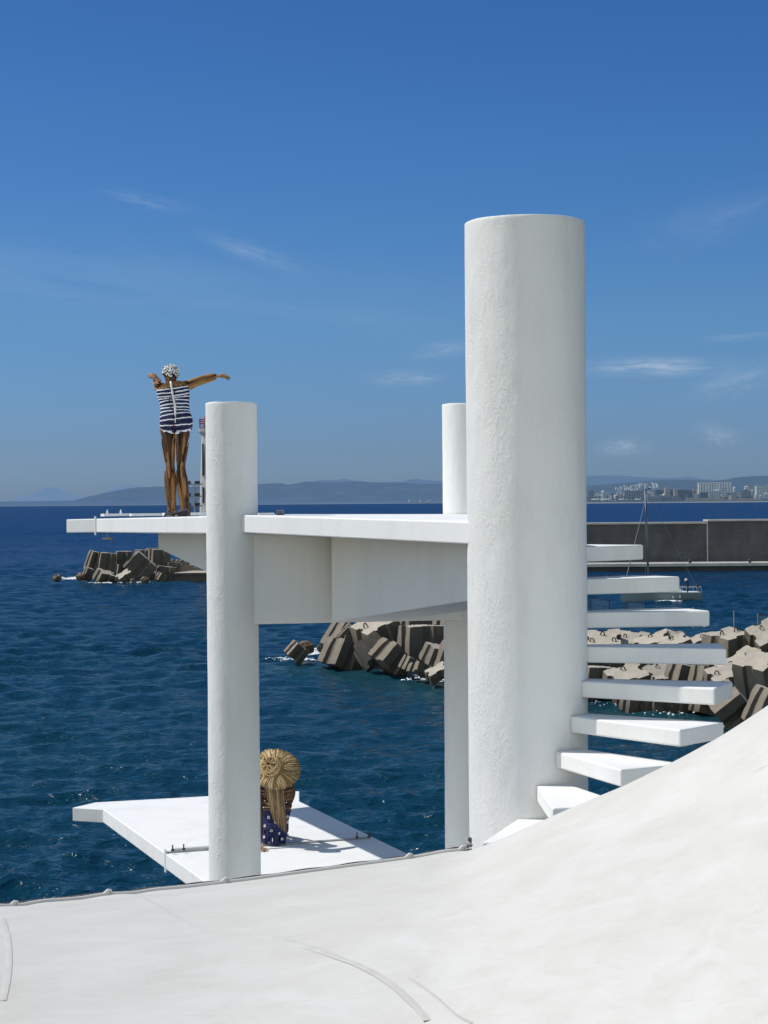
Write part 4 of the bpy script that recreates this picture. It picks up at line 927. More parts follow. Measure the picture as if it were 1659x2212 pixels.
bt = MB(); bt.lathe([(.152, 0), (.157, .005), (.157, .04), (.150, .045)], (0, 0, .93), 14); bt.build('belt', simple('mauve_belt', (.2, .12, .17), .8), per, smooth=True)

# small buoy in open water
b0 = PZ(243.7, 1172.5, 0.15)
bu = empty('buoy', (b0.x, b0.y, 0), 'small dark red marker buoy floating on the open sea under the platform tip', 'buoy')
s = b0.y/FPX
mb = MB(); mb.lathe([(.3*s, -s), (2.4*s, -.6*s), (3.2*s, .6*s), (2.2*s, 2.2*s), (.5*s, 3.2*s)], (0, 0, 0), 14); mb.build('float', simple('maroon_float', (.10, .02, .035), .5), bu, smooth=True)
mb = MB(); mb.lathe([(1.0*s, 3.0*s), (1.1*s, 4.6*s), (.2*s, 5.0*s)], (0, 0, 0), 8); mb.build('top_mark', M['dark_steel'], bu)

# ------------------------------------------------------------------ the diving tower
def column(root, name, x, y, r, z0, z1, seed, mat, lean=0.0, seg=96):
    zs = [z0+0.06*k for k in range(int((z1-z0-.05)/0.06)+1)]+[z1-.04, z1-.02, z1-.013, z1-.007, z1-.003, z1]; rows = len(zs)-1; vs = []; fs = []
    for j in range(rows+1):
        z = zs[j]
        for i in range(seg):
            a = 2*math.pi*i/seg
            p = Vector((math.cos(a), math.sin(a), 0))
            q_ = Vector((p.x*r*3+seed*7, p.y*r*3, z*0.8))
            dr = mnoise.fractal(q_*0.9, 1.0, 2.0, 3)*0.0032+mnoise.fractal(q_*Vector((6, 6, 4)).length*0.9, 1.0, 2.0, 2)*0.0016
            e = 0.0
            if z1-z < 0.02: e = -0.006*(1-((z1-z)/0.02))**2*(0.6+0.8*abs(mnoise.noise(q_*2)))
            zz = z+(mnoise.noise(Vector((p.x*2, p.y*2, seed)))*0.005 if j == rows else 0)
            vs.append((x+p.x*(r+dr+e), y+p.y*(r+dr+e), zz))
    for j in range(rows):
        for i in range(seg): fs.append((j*seg+i, j*seg+(i+1) % seg, (j+1)*seg+(i+1) % seg, (j+1)*seg+i))
    top = rows*seg; vs.append((x, y, z1+0.004)); c = len(vs)-1
    for i in range(seg): fs.append((top+i, top+(i+1) % seg, c))
    mb = MB(); mb.add(vs, fs)
    return partof(root, name, mb, mat, smooth=True)

TX, TY, TR = 1.003, 13.44, 0.42
tower = empty('diving_tower', (TX, TY, 0), 'white concrete diving tower with a tall round column, spiral treads and an upper platform', 'diving tower')
column(tower, 'spiral_column', TX, TY, TR, -0.6, EZ+1.955, 1, M['plaster'], seg=128)
cl = P(499, 869, 17.2)
column(tower, 'side_column', cl.x, 17.22, 0.232, -0.6, EZ+0.905, 2, M['plaster'])
cr = P(1009, 873, 17.75)
column(tower, 'side_column', cr.x, 17.75, 0.232, -0.6, EZ+0.905, 3, M['plaster'])

def slab(root, name, pts, bottom, mat, bev=0.012, topmat=None):
    mb = MB(); mb.prism(pts, 0, bottom); o = partof(root, name, mb, mat, bevel=bev)
    return o
# treads: wedge-shaped steps cantilevered from the column
TREADS = [(40, 1.24, -0.329), (25, 1.28, -0.56), (8, 1.33, -0.79), (-16, 1.385, -1.019), (-34, 1.42, -1.249), (-52, 1.45, -1.479), (-69.6, 1.40, -1.709), (-88.0, 1.385, -1.939), (-107, 1.345, -2.169), (-125, 1.36, -2.399), (-143, 1.36, -2.629)]
TREADS[0] = (42, 1.26, -0.332)
for (ang, rt, z) in TREADS:
    a0, a1, b0_, b1_ = R(ang+2), R(ang+36), R(ang), R(ang+21.5)
    def pt(a, r_): return Vector((TX+math.cos(a)*r_, TY+math.sin(a)*r_, EZ+z))
    top = [pt(a0, TR-.06), pt(b0_, rt), pt(b1_, rt*1.0), pt(a1, TR-.06)]
    mb = MB(); mb.prism(top, 0.112)
    partof(tower, 'tread', mb, M['plaster_smooth'], bevel=0.012)
TH_ = 0.157
up = [P(1018, 1127.2, 13.32), P(523, 1112.7, 17.0), P(447, 1115.6, 17.5), P(207, 1120.7, 22.0), P(143, 1122.0, 22.3)]
A_ = up[-1]
far1 = Vector((-1.15, 24.2, EZ-0.142)); far2 = Vector((1.12, 17.72, EZ-0.117)); tb = Vector((1.42, 13.9, EZ-0.13))
pts = up+[far1, far2, tb]
slab(tower, 'upper_platform', [Vector(p) for p in pts][::-1], [Vector(p)-Vector((0, 0, TH_)) for p in pts][::-1], M['plaster_floor'], 0.010)
# deep beam between the side columns
zb = EZ-1.085
def beam(name, plan, ztop, zbot):
    n = len(plan); top = [Vector((x, y, (ztop[i] if isinstance(ztop, list) else ztop))) for i, (x, y) in enumerate(plan)]
    bot = [Vector((x, y, (zbot[i] if isinstance(zbot, list) else zbot))) for i, (x, y) in enumerate(plan)]
    mb = MB(); mb.prism(top, 0, bot); return partof(tower, name, mb, M['plaster_smooth'], bevel=0.008)
zt = EZ-0.262
beam('cross_beam', [(cl.x, 17.06), (cr.x, 17.55), (cr.x, 17.92), (cl.x, 17.42)], zt, zb)
# tapered beam toward the spiral column and tapered cantilever toward the tip
beam('tapered_beam', [(-.476, 17.12), (.80, 13.6), (1.36, 13.6), (.128, 17.3)], [zt, EZ-.285, EZ-.285, zt], [EZ-1.068, EZ-.676, EZ-.67, EZ-1.07])
beam('cantilever_beam', [(-1.0, 17.5), (-.42, 17.7), (-2.04, 22.18), (-2.6, 21.98)], [EZ-.27]*4, [EZ-.93, EZ-.93, EZ-.512, EZ-.512])

# steel strap around the upper platform
def strap_bolts(name, pts_, root):
    for p in pts_:
        mb = MB(); mb.tube([p, p+Vector((0, 0, .075))], .012, 8); mb.lathe([(.026, .02), (.026, .042), (.02, .045)], p, 6); mb.build(name, M['dark_steel'], None).parent = root
ust = empty('platform_strap', P(207, 1120, 22.0), 'white steel strap clamped around the tip of the upper platform with bolts', 'steel strap')
E0 = P(207, 1120.7, 22.0)
vv = Vector((.936, .35, 0)); uu = Vector((-.35, .936, 0))
def bar(a, b2, wd, ht):
    mb = MB(); d = (b2-a); L = d.length; d.normalize(); s_ = d.cross(Vector((0, 0, 1))).normalized()*wd/2; h = Vector((0, 0, ht))
    mb.prism([a+s_+h, b2+s_+h, b2-s_+h, a-s_+h][::-1], 0, [a+s_, b2+s_, b2-s_, a-s_][::-1]); return mb
off = -Vector(ust.location)
def pl(o, off): o.location = off; return o
sleeve = MB(); c = E0+vv*(-.006)+Vector((0, 0, -TH_/2)); 
sleeve.box(c, (.012, .05, TH_+.06), Matrix.Rotation(math.atan2(.35, .936), 3, 'Z')); partof(ust, 'side_plate', sleeve, M['white_steel'])
# long white steel bars lying on the platform top, running from the strap toward the statue
q0, q1, q2, q3 = P(320, 1112.0+5.2, 22.4), P(280, 1115.5, 22.2), P(234, 1118.5, 22.2), P(440, 1111.5, 21.0)
for (xa, ya, xb, yb, wd, ht) in [(221, 1117.3, 281, 1115.2, .09, .03), (281.8, 1115.0, 372, 1113.0, .09, .03), (353, 1112.8, 441, 1111.8, .10, .035)]:
    a = P(xa, ya, 22.3); b2 = P(xb, yb, 22.5); a.z = EZ-.140; b2.z = EZ-.138
    partof(ust, 'top_bar', bar(a, b2, wd, ht), M['white_steel'])
for px_ in (232, 261):
    p = P(px_, 1115, 22.3); p.z = EZ-.12
    mb = MB(); mb.tube([p, p+Vector((0, 0, .06))], .006, 8); mb.lathe([(.012, .0), (.014, .02), (.012, .035), (.006, .042)], p, 8); partof(ust, 'bolt', mb, M['white_steel'])
a = P(207, 1153, 22.0); b2 = P(292, 1152.5, 22.3); a.z = b2.z = EZ-.145-TH_-.02
partof(ust, 'under_bar', bar(a, b2, .07, .02), M['white_steel'])
p = P(232, 1153, 22.15); p.z = EZ-.145-TH_-.02
mb = MB(); mb.tube([p, p+Vector((0, 0, -.07))], .012, 8); mb.box(p+Vector((0, 0, -.075)), (.11, .03, .028)); partof(ust, 'hanging_eye', mb, M['grey_steel'], bevel=.006)

# black tilted lamp panel at the statue's feet
pc = P(385, 1103, 21.0)
lp = empty('floodlight', (pc.x, 21.0, EZ-.14), 'dark flat floodlight panel tilted on the platform at the driftwood diver\'s feet', 'floodlight')
k = 21/FPX
mb = MB()
rotp = Matrix.Rotation(R(-12), 3, 'Y') @ Matrix.Rotation(R(7), 3, 'X')
mb.box((0, 0, .055), (60*k, .22, .012), rotp); mb.build('panel', M['black_rubber'], lp, bevel=.004)
mb = MB(); mb.box((5*k, 0, .063), (48*k, .15, .010), rotp); mb.build('lens', simple('smoked_glass', (.05, .055, .06), .12, spec=.8), lp)
mb = MB(); mb.box((.05, .02, .02), (.12, .08, .045)); mb.build('bracket', M['dark_steel'], lp)
# small grey box lamp on the far edge of the platform
gx = P(605.5, 1111, 22.0)
bl = empty('box_lamp', (gx.x, 22.0, EZ-.14), 'small grey ribbed box lamp on the platform edge right of the left column', 'lamp')
k = 22/FPX
mb = MB(); mb.box((0, 0, 6*k), (15*k, .07, 11*k)); mb.build('housing', M['grey_steel'], bl, bevel=.006)
mb = MB()
for i in range(5): mb.box((-6*k+3*k*i, -.04, 6*k), (.006, .02, 9*k))
mb.build('ribs', M['dark_steel'], bl)
mb = MB(); mb.box((0, 0, .006), (17*k, .1, .012)); mb.build('foot', M['dark_steel'], bl)
fp = P(578, 1111.5, 21.5); fl = bar(Vector((P(556, 1112, 21.5).x, 21.5, EZ-.139)), Vector((P(588, 1112, 21.5).x, 21.6, EZ-.139)), .08, .03).build('steel_plate', M['white_steel'])
tag(fl, 'thin white steel plate lying on the upper platform just right of the left column', 'steel plate')

# ------------------------------------------------------------------ lower platform
h = 3.53; zl = EZ-h
low = [(-3.276, 22.11), (-3.657, 22.25), (-3.449, 22.63), (-1.064, 23.4), (-1.027, 22.6), (.256, 19.05), (1.15, 16.7), (1.0, 15.9), (-.95, 15.8)]
lw = empty('lower_platform', (-1.4, 19.5, zl-.16), 'white concrete lower diving platform with a chamfered tip over the sea', 'diving platform')
mb = MB(); mb.prism([Vector((x, y, zl)) for x, y in low][::-1], .158); partof(lw, 'slab', mb, M['plaster_floor'], bevel=.010)
sm = MB(); a = PZ(360, 1843, zl); b2 = PZ(800, 1811, zl)
a.z = b2.z = zl+.003
lst = empty('platform_strap', a, 'steel strap with four bolts running across the lower platform behind the left column', 'steel strap')
dv = (b2-a).normalized()
partof(lst, 'top_bar', bar(a, b2, .04, .012), M['strap_paint'])
mb = MB(); mb.box(a-dv*.012+Vector((0, 0, -.08)), (.014, .055, .23), Matrix.Rotation(math.atan2(dv.y, dv.x), 3, 'Z')); partof(lst, 'side_plate', mb, M['white_steel'])
partof(lst, 'second_bar', bar(PZ(372, 1840, zl+.003), PZ(470, 1833, zl+.003), .05, .035), M['white_steel'])
for (x, y) in ((373, 1839), (397, 1837), (771, 1811.5), (797, 1809.5)):
    p = PZ(x, y, zl+.028)
    mb = MB(); mb.tube([p, p+Vector((0, 0, .065))], .007, 8); mb.lathe([(.017, .002), (.017, .02), (.012, .024)], p, 6); partof(lst, 'bolt', mb, M['dark_steel'])

# ------------------------------------------------------------------ driftwood figures
def interp_path(path, s):
    """path: list of (centre, rx, ry) -> interpolated (centre, rx, ry) at 0..1, smooth"""
    n = len(path)-1; t = min(max(s, 0), 1)*n; i = min(int(t), n-1); f = t-i; 
    g = lambda k: path[min(max(k, 0), n)]
    def cr(a, b2, c, d): return 0.5*((2*b2)+(-a+c)*f+(2*a-5*b2+4*c-d)*f*f+(-a+3*b2-3*c+d)*f**3)
    P0, P1, P2, P3 = g(i-1), g(i), g(i+1), g(i+2)
    return cr(Vector(P0[0]), Vector(P1[0]), Vector(P2[0]), Vector(P3[0])), cr(P0[1], P1[1], P2[1], P3[1]), cr(P0[2], P1[2], P2[2], P3[2])
def surf(path, s, th, side, extra=0.0):
    c, rx, ry = interp_path(path, s)
    c2 = interp_path(path, min(s+.01, 1))[0]; c1 = interp_path(path, max(s-.01, 0))[0]
    t = (c2-c1).normalized()
    e1 = (side-t*side.dot(t)).normalized(); e2 = t.cross(e1)
    d = e1*math.cos(th)*(rx+extra)+e2*math.sin(th)*(ry+extra)
    return c+d, t, (e1*math.cos(th)/max(rx, 1e-4)+e2*math.sin(th)/max(ry, 1e-4)).normalized()
def planks(mb, path, n, wd, ln, thick, side, seed, tone=(0, 1), th_rng=(0, 6.283), s_rng=(0, 1), out=0.0):
    rs = random.Random(seed)
    L = sum((Vector(path[i+1][0])-Vector(path[i][0])).length for i in range(len(path)-1))
    for i in range(n):
        l = ln*rs.uniform(.6, 1.35)/L; s0 = rs.uniform(s_rng[0]-l*.3, s_rng[1]-l*.6); s1 = s0+l
        s0 = max(s_rng[0]-.01, s0); s1 = min(s_rng[1]+.01, s1)
        th = th_rng[0]+(th_rng[1]-th_rng[0])*((i*0.618034+rs.uniform(-.08, .08)) % 1.0)
        dth = rs.uniform(-.25, .25); w_ = wd*rs.uniform(.6, 1.35); k = 5
        o_ = rs.uniform(-.2, .8)*thick+out
        vs = []
        for j in range(k):
            f = j/(k-1); p, t, nr = surf(path, s0+(s1-s0)*f, th+dth*f, side, o_)
            tp = (0.45 if j in (0, k-1) else 1.0)*rs.uniform(.85, 1.1)
            b_ = t.cross(nr).normalized()*w_*.5*tp; h_ = nr*thick*.5*(0.5 if j in (0, k-1) else 1)*rs.uniform(.8, 1.2)
            vs += [p-b_-h_, p-b_*.75+h_, p+b_*.75+h_*rs.uniform(.7, 1.1), p+b_-h_]
        fs = [(j*4+q_, j*4+(q_+1) % 4, (j+1)*4+(q_+1) % 4, (j+1)*4+q_) for j in range(k-1) for q_ in range(4)]+[(3, 2, 1, 0), ((k-1)*4, (k-1)*4+1, (k-1)*4+2, (k-1)*4+3)]
        mb.tone = rs.uniform(*tone); mb.add(vs, fs)
def core(mb, path, side, shrink=.88, rings=18, seg=14):
    vs = []; mb.tone = 0.05
    for j in range(rings):
        for k in range(seg):
            p, t, nr = surf(path, j/(rings-1), 2*math.pi*k/seg, side)
            c = interp_path(path, j/(rings-1))[0]; vs.append(c+(p-c)*shrink)
    fs = [(j*seg+k, j*seg+(k+1) % seg, (j+1)*seg+(k+1) % seg, (j+1)*seg+k) for j in range(rings-1) for k in range(seg)]+[tuple(range(seg-1, -1, -1)), tuple(range((rings-1)*seg, rings*seg))]
    mb.add(vs, fs)
def hoop_slats(mb, path, s, hw, thick, side, seed, tone, th0, th1, steps=10, tilt=0.0, out=0.004):
    """one slat bent round the body at station s between two angles"""
    rs = random.Random(seed); vs = []
    for j in range(steps+1):
        f = j/steps; th = th0+(th1-th0)*f
        sj = s+tilt*(f-.5)+rs.uniform(-.004, .004)
        p, t, nr = surf(path, sj, th, side, out)
        tp = hw*rs.uniform(.85, 1.12)*(0.7 if j in (0, steps) else 1)
        vs += [p-t*tp-nr*thick, p-t*tp*.8+nr*thick, p+t*tp*.8+nr*thick, p+t*tp-nr*thick]
    fs = [(j*4+q_, j*4+(q_+1) % 4, (j+1)*4+(q_+1) % 4, (j+1)*4+q_) for j in range(steps) for q_ in range(4)]+[(3, 2, 1, 0), tuple(steps*4+q_ for q_ in range(4))]
    mb.tone = tone; mb.add(vs, fs)
SX = Vector((1, 0, 0))
def flower(mb, hb, c, nrm, r, rs, petals=5):
    nrm = nrm.normalized(); a = nrm.cross(Vector((.3, .2, 1))).normalized(); b2 = nrm.cross(a)
    for k in range(petals):
        an = 2*math.pi*k/petals+rs.uniform(0, 1)
        d = a*math.cos(an)+b2*math.sin(an); e = nrm.cross(d)
        p0 = c+d*r*.25+nrm*.002
        vs = [p0-e*r*.16, p0+e*r*.16, c+d*r*.7+e*r*.40+nrm*r*.16, c+d*r*1.05+e*r*.1+nrm*r*.24, c+d*r*1.0-e*r*.16+nrm*r*.24, c+d*r*.65-e*r*.40+nrm*r*.16]
        vs2 = [v-nrm*.004 for v in vs]; n = 6
        mb.add(vs+vs2, [tuple(range(n)), tuple(range(2*n-1, n-1, -1))]+[(i, i+n, (i+1) % n+n, (i+1) % n) for i in range(n)])
    hb.lathe([(r*.26, 0), (r*.24, r*.12), (r*.08, r*.2)], c+nrm*.003, 8, nrm)

# --- statue on the upper platform: a diver with outstretched arms, seen from behind
def statue_diver():
    kz = .1984/FPX*21.5
    base = P(383.4, 1110, 21.5)
    root = empty('statue', (base.x, 21.5, EZ-.139), 'life-size driftwood diver statue in striped swimsuit, arms outstretched on the upper platform', 'statue')
    def q(zx, zy, d=0.0): return Vector(((zx-550)*kz, d, (1780-zy)*kz))
    W = M['wood']
    def limb(name, path, n, wd, ln, seed, thick=.012, parent=root):
        mb = MB(); core(mb, path, SX); planks(mb, path, n, wd, ln, thick, SX, seed)
        return mb.build(name, W, parent)
    kk = kz
    torso = [(q(550, 850, .0), 150*kk, .13), (q(547, 760, -.02), 170*kk, .15), (q(535, 660, -.01), 152*kk, .12), (q(530, 580, .0), 146*kk, .11), (q(522, 490, .01), 158*kk, .12), (q(512, 410, .0), 168*kk, .125), (q(505, 360, .0), 150*kk, .11), (q(498, 325, .0), 80*kk, .07)]
    body = MB(); core(body, torso, SX, .90, 24, 20); 
    for i in range(26):
        s_ = .80+.19*(i/26); f0 = rnd.uniform(2.2, 3.0); hoop_slats(body, torso, s_, .007, .006, SX, i, rnd.random(), 3.3+rnd.uniform(0, .6), 5.9+rnd.uniform(-.5, .2), 7, rnd.uniform(-.02, .02))
        hoop_slats(body, torso, s_, .007, .006, SX, i+90, rnd.random(), .2, 2.9, 7, rnd.uniform(-.02, .02))
    bo_ = body.build('torso', W, root)
    # striped swimsuit of painted slats
    su = MB(); rs = random.Random(3); ns = 34
    for i in range(ns):
        s_ = 0.055+.72*i/ns; white = (i % 3 == 0) 
        hw = (.0085 if white else .0125)
        tone = .95 if white else rs.uniform(.1, .4)
        cut = rs.uniform(4.45, 4.9)
        tl = .012*math.sin(i*.7)+rs.uniform(-.006, .006)
        hoop_slats(su, torso, s_, hw, .007 if white else .005, SX, i, tone, 3.05, cut-.06, 8, tl-.01, .006)
        hoop_slats(su, torso, s_, hw, .007 if white else .005, SX, i+50, tone, cut+.02, 6.35, 8, -tl+.008, .006)
        hoop_slats(su, torso, s_, hw, .006, SX, i+100, tone, 0.0, 3.14, 12, rs.uniform(-.01, .01), .005)
    # jagged lower hem
    for i in range(11):
        th = 3.5+i*.24; hoop_slats(su, torso, .03+.02*math.sin(i*2.1), .012, .008, SX, i+200, .95 if i % 2 else .2, th, th+.34, 3, rs.uniform(-.04, .04), .008)
    so = su.build('swimsuit', M['suit'], bo_)
    sp_ = MB(); sp_.tube([q(498, 322, -.10), q(505, 350, -.135), q(525, 480, -.142), q(545, 580, -.135), q(552, 680, -.150), q(552, 770, -.178)], [.010, .011, .010, .013, .010, .007], 8)
    sp_.lathe([(.006, -.012), (.018, 0), (.006, .012)], q(547, 580, -.135), 8); sp_.build('spine_rod', M['white_rod'], bo_, smooth=True)
    # legs
    ll = [(q(455, 790), 73.9*kk, .11), (q(458, 900), 65.5*kk, .10), (q(462, 1040, .01), 52.1*kk, .078), (q(468, 1180, .015), 38.6*kk, .058), (q(468, 1270, 0), 37.0*kk, .055), (q(478, 1400, -.02), 45.4*kk, .066), (q(482, 1540, -.01), 38.6*kk, .052), (q(485, 1700, 0), 36.1*kk, .042), (q(485, 1760, .01), 44*kk, .048)]
    rl = [(q(632, 790), 72.2*kk, .11), (q(628, 900), 65.5*kk, .10), (q(608, 1040, .01), 52.1*kk, .078), (q(592, 1180, .015), 37.8*kk, .058), (q(592, 1270, 0), 35.3*kk, .055), (q(606, 1400, -.02), 46.2*kk, .066), (q(618, 1540, -.01), 38.6*kk, .052), (q(628, 1690, 0), 31.9*kk, .042), (q(630, 1760, .01), 40*kk, .048)]
    for k_, p_ in enumerate((ll, rl)):
        mb = MB(); core(mb, p_, SX, .84); planks(mb, p_, 64, .030, .27, .017, SX, 20+k_, tone=(0, .85))
        lo = mb.build('leg', W, root)
        fx = p_[-1][0].x
        ft = MB(); fpth = [((fx, -.07, .035), .035, .032), ((fx, .0, .05), .042, .05), ((fx, .09, .035), .046, .032), ((fx, .17, .022), .046, .02)]
        fpth = [(Vector(a), b_, c_) for a, b_, c_ in fpth]
        core(ft, fpth, SX, .9, 10, 10); planks(ft, fpth, 18, .022, .10, .010, SX, 40+k_)
        for t_ in range(5): ft.tone = .5; ft.tube([(fx-.036+.018*t_, .16, .02), (fx-.038+.019*t_, .20-.008*abs(t_-1.5), .018)], [.010, .008], 6)
        ft.build('foot', W, lo)
    # arms: the left one reaches away and up, the right one out to the side
    la = [(q(385, 375, .02), 52*kk, .05), (q(350, 365, .08), 46*kk, .044), (q(325, 330, .17), 38*kk, .038), (q(303, 292, .30), 34*kk, .034), (q(286, 262, .40), 26*kk, .024)]
    ra = [(q(625, 365, .0), 50*kk, .052), (q(690, 355, .02), 42*kk, .044), (q(760, 322, .05), 36*kk, .038), (q(830, 292, .08), 33*kk, .034), (q(900, 270, .11), 30*kk, .03), (q(975, 250, .14), 22*kk, .022)]
    def hand(p0, d, palm_n, seed, spread):
        d = d.normalized(); s_ = d.cross(palm_n).normalized(); hb = MB(); rs = random.Random(seed)
        hb.tone = .6
        hb.tube([p0-d*.02, p0+d*.02, p0+d*.06, p0+d*.085], [.022, .030, .038, .034], 8, flat=.45)
        for f in range(4):
            a = (f-1.5)*spread; dd = (d*math.cos(a)+s_*math.sin(a)).normalized()
            st = p0+d*.075+s_*(f-1.5)*.017; ln = [.062, .075, .070, .055][f]
            hb.tone = rs.uniform(.4, .95)
            hb.tube([st, st+dd*ln*.5, st+dd*ln*.85-palm_n*.012, st+dd*ln-palm_n*.028], [.0095, .009, .0075, .005], 6)
        a = 1.0*(1 if seed % 2 else -1); dd = (d*math.cos(a)+s_*math.sin(a)).normalized(); st = p0+d*.03+s_*.030*(1 if seed % 2 else -1)
        hb.tone = .7; hb.tube([st, st+dd*.035, st+dd*.06+d*.012], [.012, .010, .006], 6)
        return hb
    mb = MB(); core(mb, la, SX, .8, 12, 12); planks(mb, la, 26, .026, .22, .014, Vector((0, 0, 1)), 61); al = mb.build('arm', W, root)
    hand(q(284, 258, .41), q(245, 215, .47)-q(284, 258, .41), Vector((.4, -.8, .3)).normalized(), 2, .26).build('hand', W, al)
    mb = MB(); core(mb, ra, Vector((0, 0, 1)), .8, 14, 12); planks(mb, ra, 30, .028, .30, .014, Vector((0, 0, 1)), 62, tone=(.35, 1)); ar = mb.build('arm', W, root)
    hand(q(985, 250, .14), Vector((1, .25, -.05)), Vector((.1, .35, .9)).normalized(), 3, .16).build('hand', W, ar)
    # head turned away, wearing a white flowered bathing cap
    hc = q(485, 228, .02)
    hm = MB(); hm.tone = .25
    hp = [(q(496, 335, .0), .055, .055), (q(490, 300, .0), .052, .055), (q(487, 275, .02), .062, .08), (q(485, 230, .03), .074, .092), (q(484, 185, .03), .066, .08), (q(484, 150, .03), .03, .04)]
    core(hm, hp, SX, .95, 16, 16); planks(hm, hp, 30, .02, .08, .008, SX, 70, tone=(0, .6), s_rng=(0, .5))
    for e_ in (-1, 1): hm.tone = .5; hm.tube([hc+Vector((e_*.074, .02, -.005)), hc+Vector((e_*.088, .0, .01)), hc+Vector((e_*.080, .0, -.03))], [.006, .014, .006], 6)
    hm.tone = .6; hm.tube([hc+Vector((0, .11, .02)), hc+Vector((0, .135, -.015)), hc+Vector((0, .11, -.02))], [.008, .016, .008], 6)
    for e_ in (-1, 1): hm.tone = 0.0; hm.tube([hc+Vector((e_*.03, .098, .02)), hc+Vector((e_*.03, .112, .02))], .010, 6)
    hm.tone = 0.1; hm.tube([hc+Vector((-.03, .10, -.05)), hc+Vector((0, .112, -.054)), hc+Vector((.03, .10, -.05))], .006, 6)
    hd = hm.build('head', W, bo_)
    cp = MB(); hearts = MB(); rs = random.Random(11)
    cc = q(485, 215, .02)
    capb = MB(); capb.lathe([(.078, -.035), (.086, 0), (.080, .04), (.055, .072), (.015, .088)], cc, 20, Vector((0, -.25, 1))); cap = capb.build('bathing_cap', M['dark_steel'], hd, smooth=True)
    for i in range(27):
        z = -.45+1.42*(i+.5)/27; r_ = math.sqrt(max(0, 1-min(z, 1)**2)); a = i*2.399963
        nr = Vector((r_*math.cos(a), r_*math.sin(a), z)); 
        c = cc+Vector((nr.x*.086, nr.y*.098, nr.z*.086))
        flower(cp, hearts, c, nr, rs.uniform(.028, .040), rs)
    cp.build('cap_flowers', M['white_petal'], cap); hearts.build('flower_hearts', M['petal_heart'], cap)
statue_diver()

